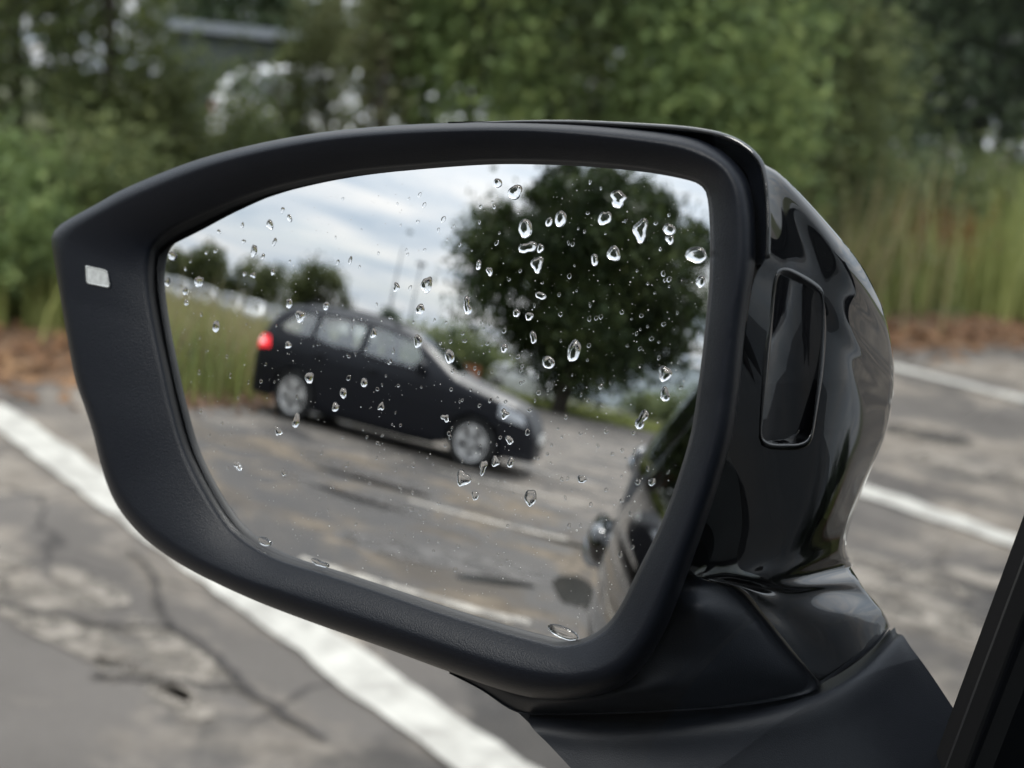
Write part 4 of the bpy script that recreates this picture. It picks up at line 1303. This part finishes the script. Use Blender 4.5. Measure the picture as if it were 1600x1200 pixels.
# flat little droplets
small = [drop_mesh('small_raindrop', .00062 * s_, .00068 * s_, (.00006 if s_ > .6 else .00008) * s_, 9.0, drng, 14, 5, .10) for s_ in (.55, .7, .85, 1.0, 1.2, 1.45)]
cnt = 0
while cnt < 285:
    if drng.uniform() < .25: px, py = drng.normal(830, 140), drng.normal(520, 120)
    else: px, py = drng.uniform(260, 1100), drng.uniform(265, 900)
    q = np.array([px, py]) - C0; a = math.atan2(q[1], q[0])
    if math.hypot(*q) > np.interp(a % (2 * np.pi), TH, rg) * .97: continue
    if any(abs(px - d[0]) < d[2] * .8 + 4 and abs(py - d[1]) < d[3] * .8 + 4 for d in DROPS): continue
    me = small[int(drng.integers(0, 6) * drng.uniform(.4, 1))]
    o = bpy.data.objects.new('small_raindrop', me); COL.objects.link(o)
    m_ = glass_frame(px, py)
    o.matrix_world = m_ @ Matrix.Rotation(drng.uniform(-.5, .5), 4, 'Z') @ Matrix.Diagonal((drng.uniform(.8, 1.1), drng.uniform(.9, 1.35), 1, 1))
    tag(o, 'tiny flat raindrop clinging to the mirror glass between the bigger beads', 'raindrop', 'tiny flat raindrops on the mirror glass')
    cnt += 1
# dried specks
sv_, sf_ = [], []
k = 0
while k < 1500:
    px, py = drng.uniform(258, 1102), drng.uniform(262, 990)
    q = np.array([px, py]) - C0
    if math.hypot(*q) > np.interp(math.atan2(q[1], q[0]) % (2 * np.pi), TH, rg) * .985: continue
    m_ = glass_frame(px, py); rr_ = abs(drng.normal(0, .00007)) + .00003
    b = len(sv_)
    for j in range(6):
        a = j * math.pi / 3
        sv_.append(tuple(m_ @ Vector((rr_ * math.cos(a), rr_ * math.sin(a), .00002))))
    sf_.append(tuple(range(b, b + 6))); k += 1
tag(mesh('dried_specks', sv_, sf_, M['dust'], smooth=False), 'fine pale specks of dried dust on the mirror glass', None, None, 'stuff')

# ------------------------------------------------------------------ what the mirror shows
hatch, HC = make_car('hatchback', 'black estate hatchback with lit red tail lamp crossing the car park, seen in the mirror', 'car', (-5.19, -10.28, 0), 0, (3.84, 1.34, 1.66, 2.42, .285, .185), GLOSSY, lit=True, pane='glass_bright')

RT = tree('round_tree', (-3.25, -35.2, 0), (4.55, 4.5, 3.75), 4.95, 56000, .30, M['leaf_tree'], 300, 'large dark round-crowned tree on the verge behind the car, seen in the mirror', 'tree', None, trunk=.34, clumps=64, spread=.155, hollow=.34, spikes=48, up=.2)
tree('lone_tree', (-20.5, -49, 0), (1.9, 1.9, 1.6), 2.7, 6000, .26, M['leaf_olive'], 301, 'rounded tree standing alone beyond the dark hatchback', 'tree', None, trunk=.14, clumps=30, spread=.2)
tree('small_tree', (-15.2, -48.5, 0), (.8, .8, 1.0), 1.8, 2500, .22, M['leaf_dark'], 302, 'small dark tree close to the foot of the lamp posts', 'tree', None, trunk=.08)
for i, (az, ds, h_) in enumerate([(14.2, 50, 2.2), (12.6, 47, 2.6), (10.8, 52, 2.1), (9.2, 48, 1.8), (-1.2, 60, 1.7), (-3.5, 56, 2.2)]):
    X, Y = -math.sin(R(az)) * ds - .25, -math.cos(R(az)) * ds + .25
    tree('hedge_bush', (X, Y, 0), (2.0, 2.0, h_ * .55), h_ * .5, 3000, .26, M['leaf_mid'], 310 + i, ('low green bush between the lamp posts and the round tree', 'taller green bush next to the round tree', 'green bush behind the orange barrier', 'low bush behind the round tree trunk', 'bush in front of the pale warehouse', 'bush at the far corner of the pale warehouse')[i], 'bush', 'bushes along the far hedge', trunk=.06)

def far_dir(az, ds): return -math.sin(R(az)) * ds - .28, -math.cos(R(az)) * ds + .25
PAINTS = {'silver': simple('silver_paint', (.26, .265, .275), .4, metal=.2, coat=.3), 'white': simple('white_car_paint', (.75, .75, .75), .3, coat=.6), 'grey': simple('grey_paint', (.13, .135, .14), .3, coat=.8), 'blue': simple('blue_paint', (.03, .06, .13), .3, coat=.8), 'red': simple('red_paint', (.22, .015, .015), .3, coat=.8)}
fc = [(33.9, 44.0, 'silver', 20), (31.9, 46, 'grey', 20), (29.9, 48.0, 'silver', 20), (28.0, 50, 'grey', 20), (26.3, 52, 'white', 20), (24.8, 54, 'grey', 20), (23.4, 56, 'silver', 20)]
lbl = ['silver car at the outer end of the far row beyond the field', 'grey car parked second in the far row beyond the field', 'silver car between two grey cars in the far row', 'grey car in the middle of the far row beyond the field', 'white car between grey cars in the far row, nearer the lone tree', 'grey car next to the white one at the lone tree end of the far row', 'silver car last in the far row, behind the hatchback roof']
protos = {}
def copy_tree(o, parent=None):
    c_ = o.copy(); COL.objects.link(c_)
    if parent is not None: c_.parent = parent
    for ch in o.children: copy_tree(ch, c_)
    return c_
def far_car(X, Y, rz, col_, label, group):
    if col_ not in protos:
        o, _ = make_car('parked_car', label, 'car', (X, Y, 0), rz, (4.3, 1.46, 1.78, 2.6, .31, .2), PAINTS[col_], group, fine=.45, detail=False)
        protos[col_] = o
    else:
        o = copy_tree(protos[col_]); o.location = (X, Y, 0); o.rotation_euler = (0, 0, rz); o['label'] = label; o['group'] = group
    return o
for (az, ds, cl, rz), lb in zip(fc, lbl):
    X, Y = far_dir(az, ds)
    far_car(X, Y, R(75), cl, lb, 'cars parked in the far row beyond the field')
# cars glimpsed through the hedge
for px, ds, cl, rz, lb in [(400, 19.5, 'white', 8, 'white car glimpsed through the gap in the hedge, nearer one'), (520, 21.5, 'white', 12, 'white car behind the pale feathery shrub in the hedge gap'),
                            (1425, 23.0, 'white', 75, 'white car behind the meadow grass under the dark trees'), (1590, 21.0, 'red', 70, 'dark red car behind the tall meadow weeds by the frame edge')]:
    X, Y = at_dir(px, ds)
    far_car(X, Y, R(rz), cl, lb, 'cars glimpsed behind the hedge')

def lamp_post(az, ds, h_, label, head=True):
    X, Y = far_dir(az, ds)
    root = empty('lamp_post', (X, Y, 0)); tag(root, label, 'lamp post', 'lamp posts of the far car park')
    mb = MB(); mb.tube([(0, 0, 0), (0, 0, h_ * .5), (0, 0, h_)], [.11, .085, .06], 10); mb.build('pole', M['steel'], root, True)
    if head:
        mb = MB(); mb.box((0, 0, h_ + .05), (.75, .32, .16), 0, .7); mb.box((0, 0, h_ - .1), (.14, .14, .2)); mb.build('lamp_head', M['trim'], root)
    return root
lamp_post(17.2, 58, 6.9, 'plain pale mast, taller one of the pair behind the hatchback', False)
lamp_post(15.7, 60, 6.3, 'lamp post with a dark square head next to the taller mast')
lamp_post(19.6, 75, 3.9, 'thin short mast between the lone tree and the pair of posts', False)

# pale warehouse behind the round tree
wx, wy = 6.0, -92
wh_ = empty('warehouse', (wx, wy, 0)); tag(wh_, 'pale blue-white clad warehouse past the round tree, seen in the mirror', 'building')
mb = MB(); mb.box((0, -6, 2.6), (26, 12, 5.2)); mb.build('wall', M['render_pale'], wh_)
for k in range(9):
    mb = MB(); mb.box((0, .03, .4 + k * .55), (26.02, .06, .03)); mb.build('cladding_rail', M['roof_grey'], wh_)
mb = MB(); mb.box((0, -6, 5.3), (26.6, 12.6, .2)); mb.build('roof', M['roof_grey'], wh_)
# barrier and pale van near the far hedge
bx, by = far_dir(10.9, 45)
br = empty('barrier', (bx, by, 0), R(10)); tag(br, 'orange plastic barrier at the far hedge next to a white van', 'barrier')
mb = MB(); mb.box((0, 0, .75), (.9, .12, .5)); mb.box((0, 0, .35), (.9, .12, .12)); mb.build('board', M['orange'], br)
for sx_ in (-.38, .38):
    mb = MB(); mb.box((sx_, 0, .5), (.08, .16, 1.0)); mb.box((sx_, 0, .04), (.12, .6, .08)); mb.build('post', M['orange'], br)
far_car(*far_dir(9.6, 47), R(15), 'white', 'white car beside the orange barrier under the far hedge', 'cars at the far hedge')

# low shed glimpsed above the cars in the hedge gap
X, Y = at_dir(370, 33)
sh = empty('shed', (X, Y, 0), R(150)); tag(sh, 'low grey flat-roofed shed glimpsed over the white cars in the hedge gap', 'building')
mb = MB(); mb.box((0, 0, 1.09), (2.6, 3, 2.18)); mb.build('wall', simple('shed_wall', (.045, .055, .05), .7), sh)
mb = MB(); mb.box((0, 0, 2.28), (3.0, 3.4, .20)); mb.build('roof', M['roof_grey'], sh)
mb = MB(); mb.box((0, -1.53, 1.0), (1.0, .06, 1.9)); mb.build('door', M['steel'], sh)
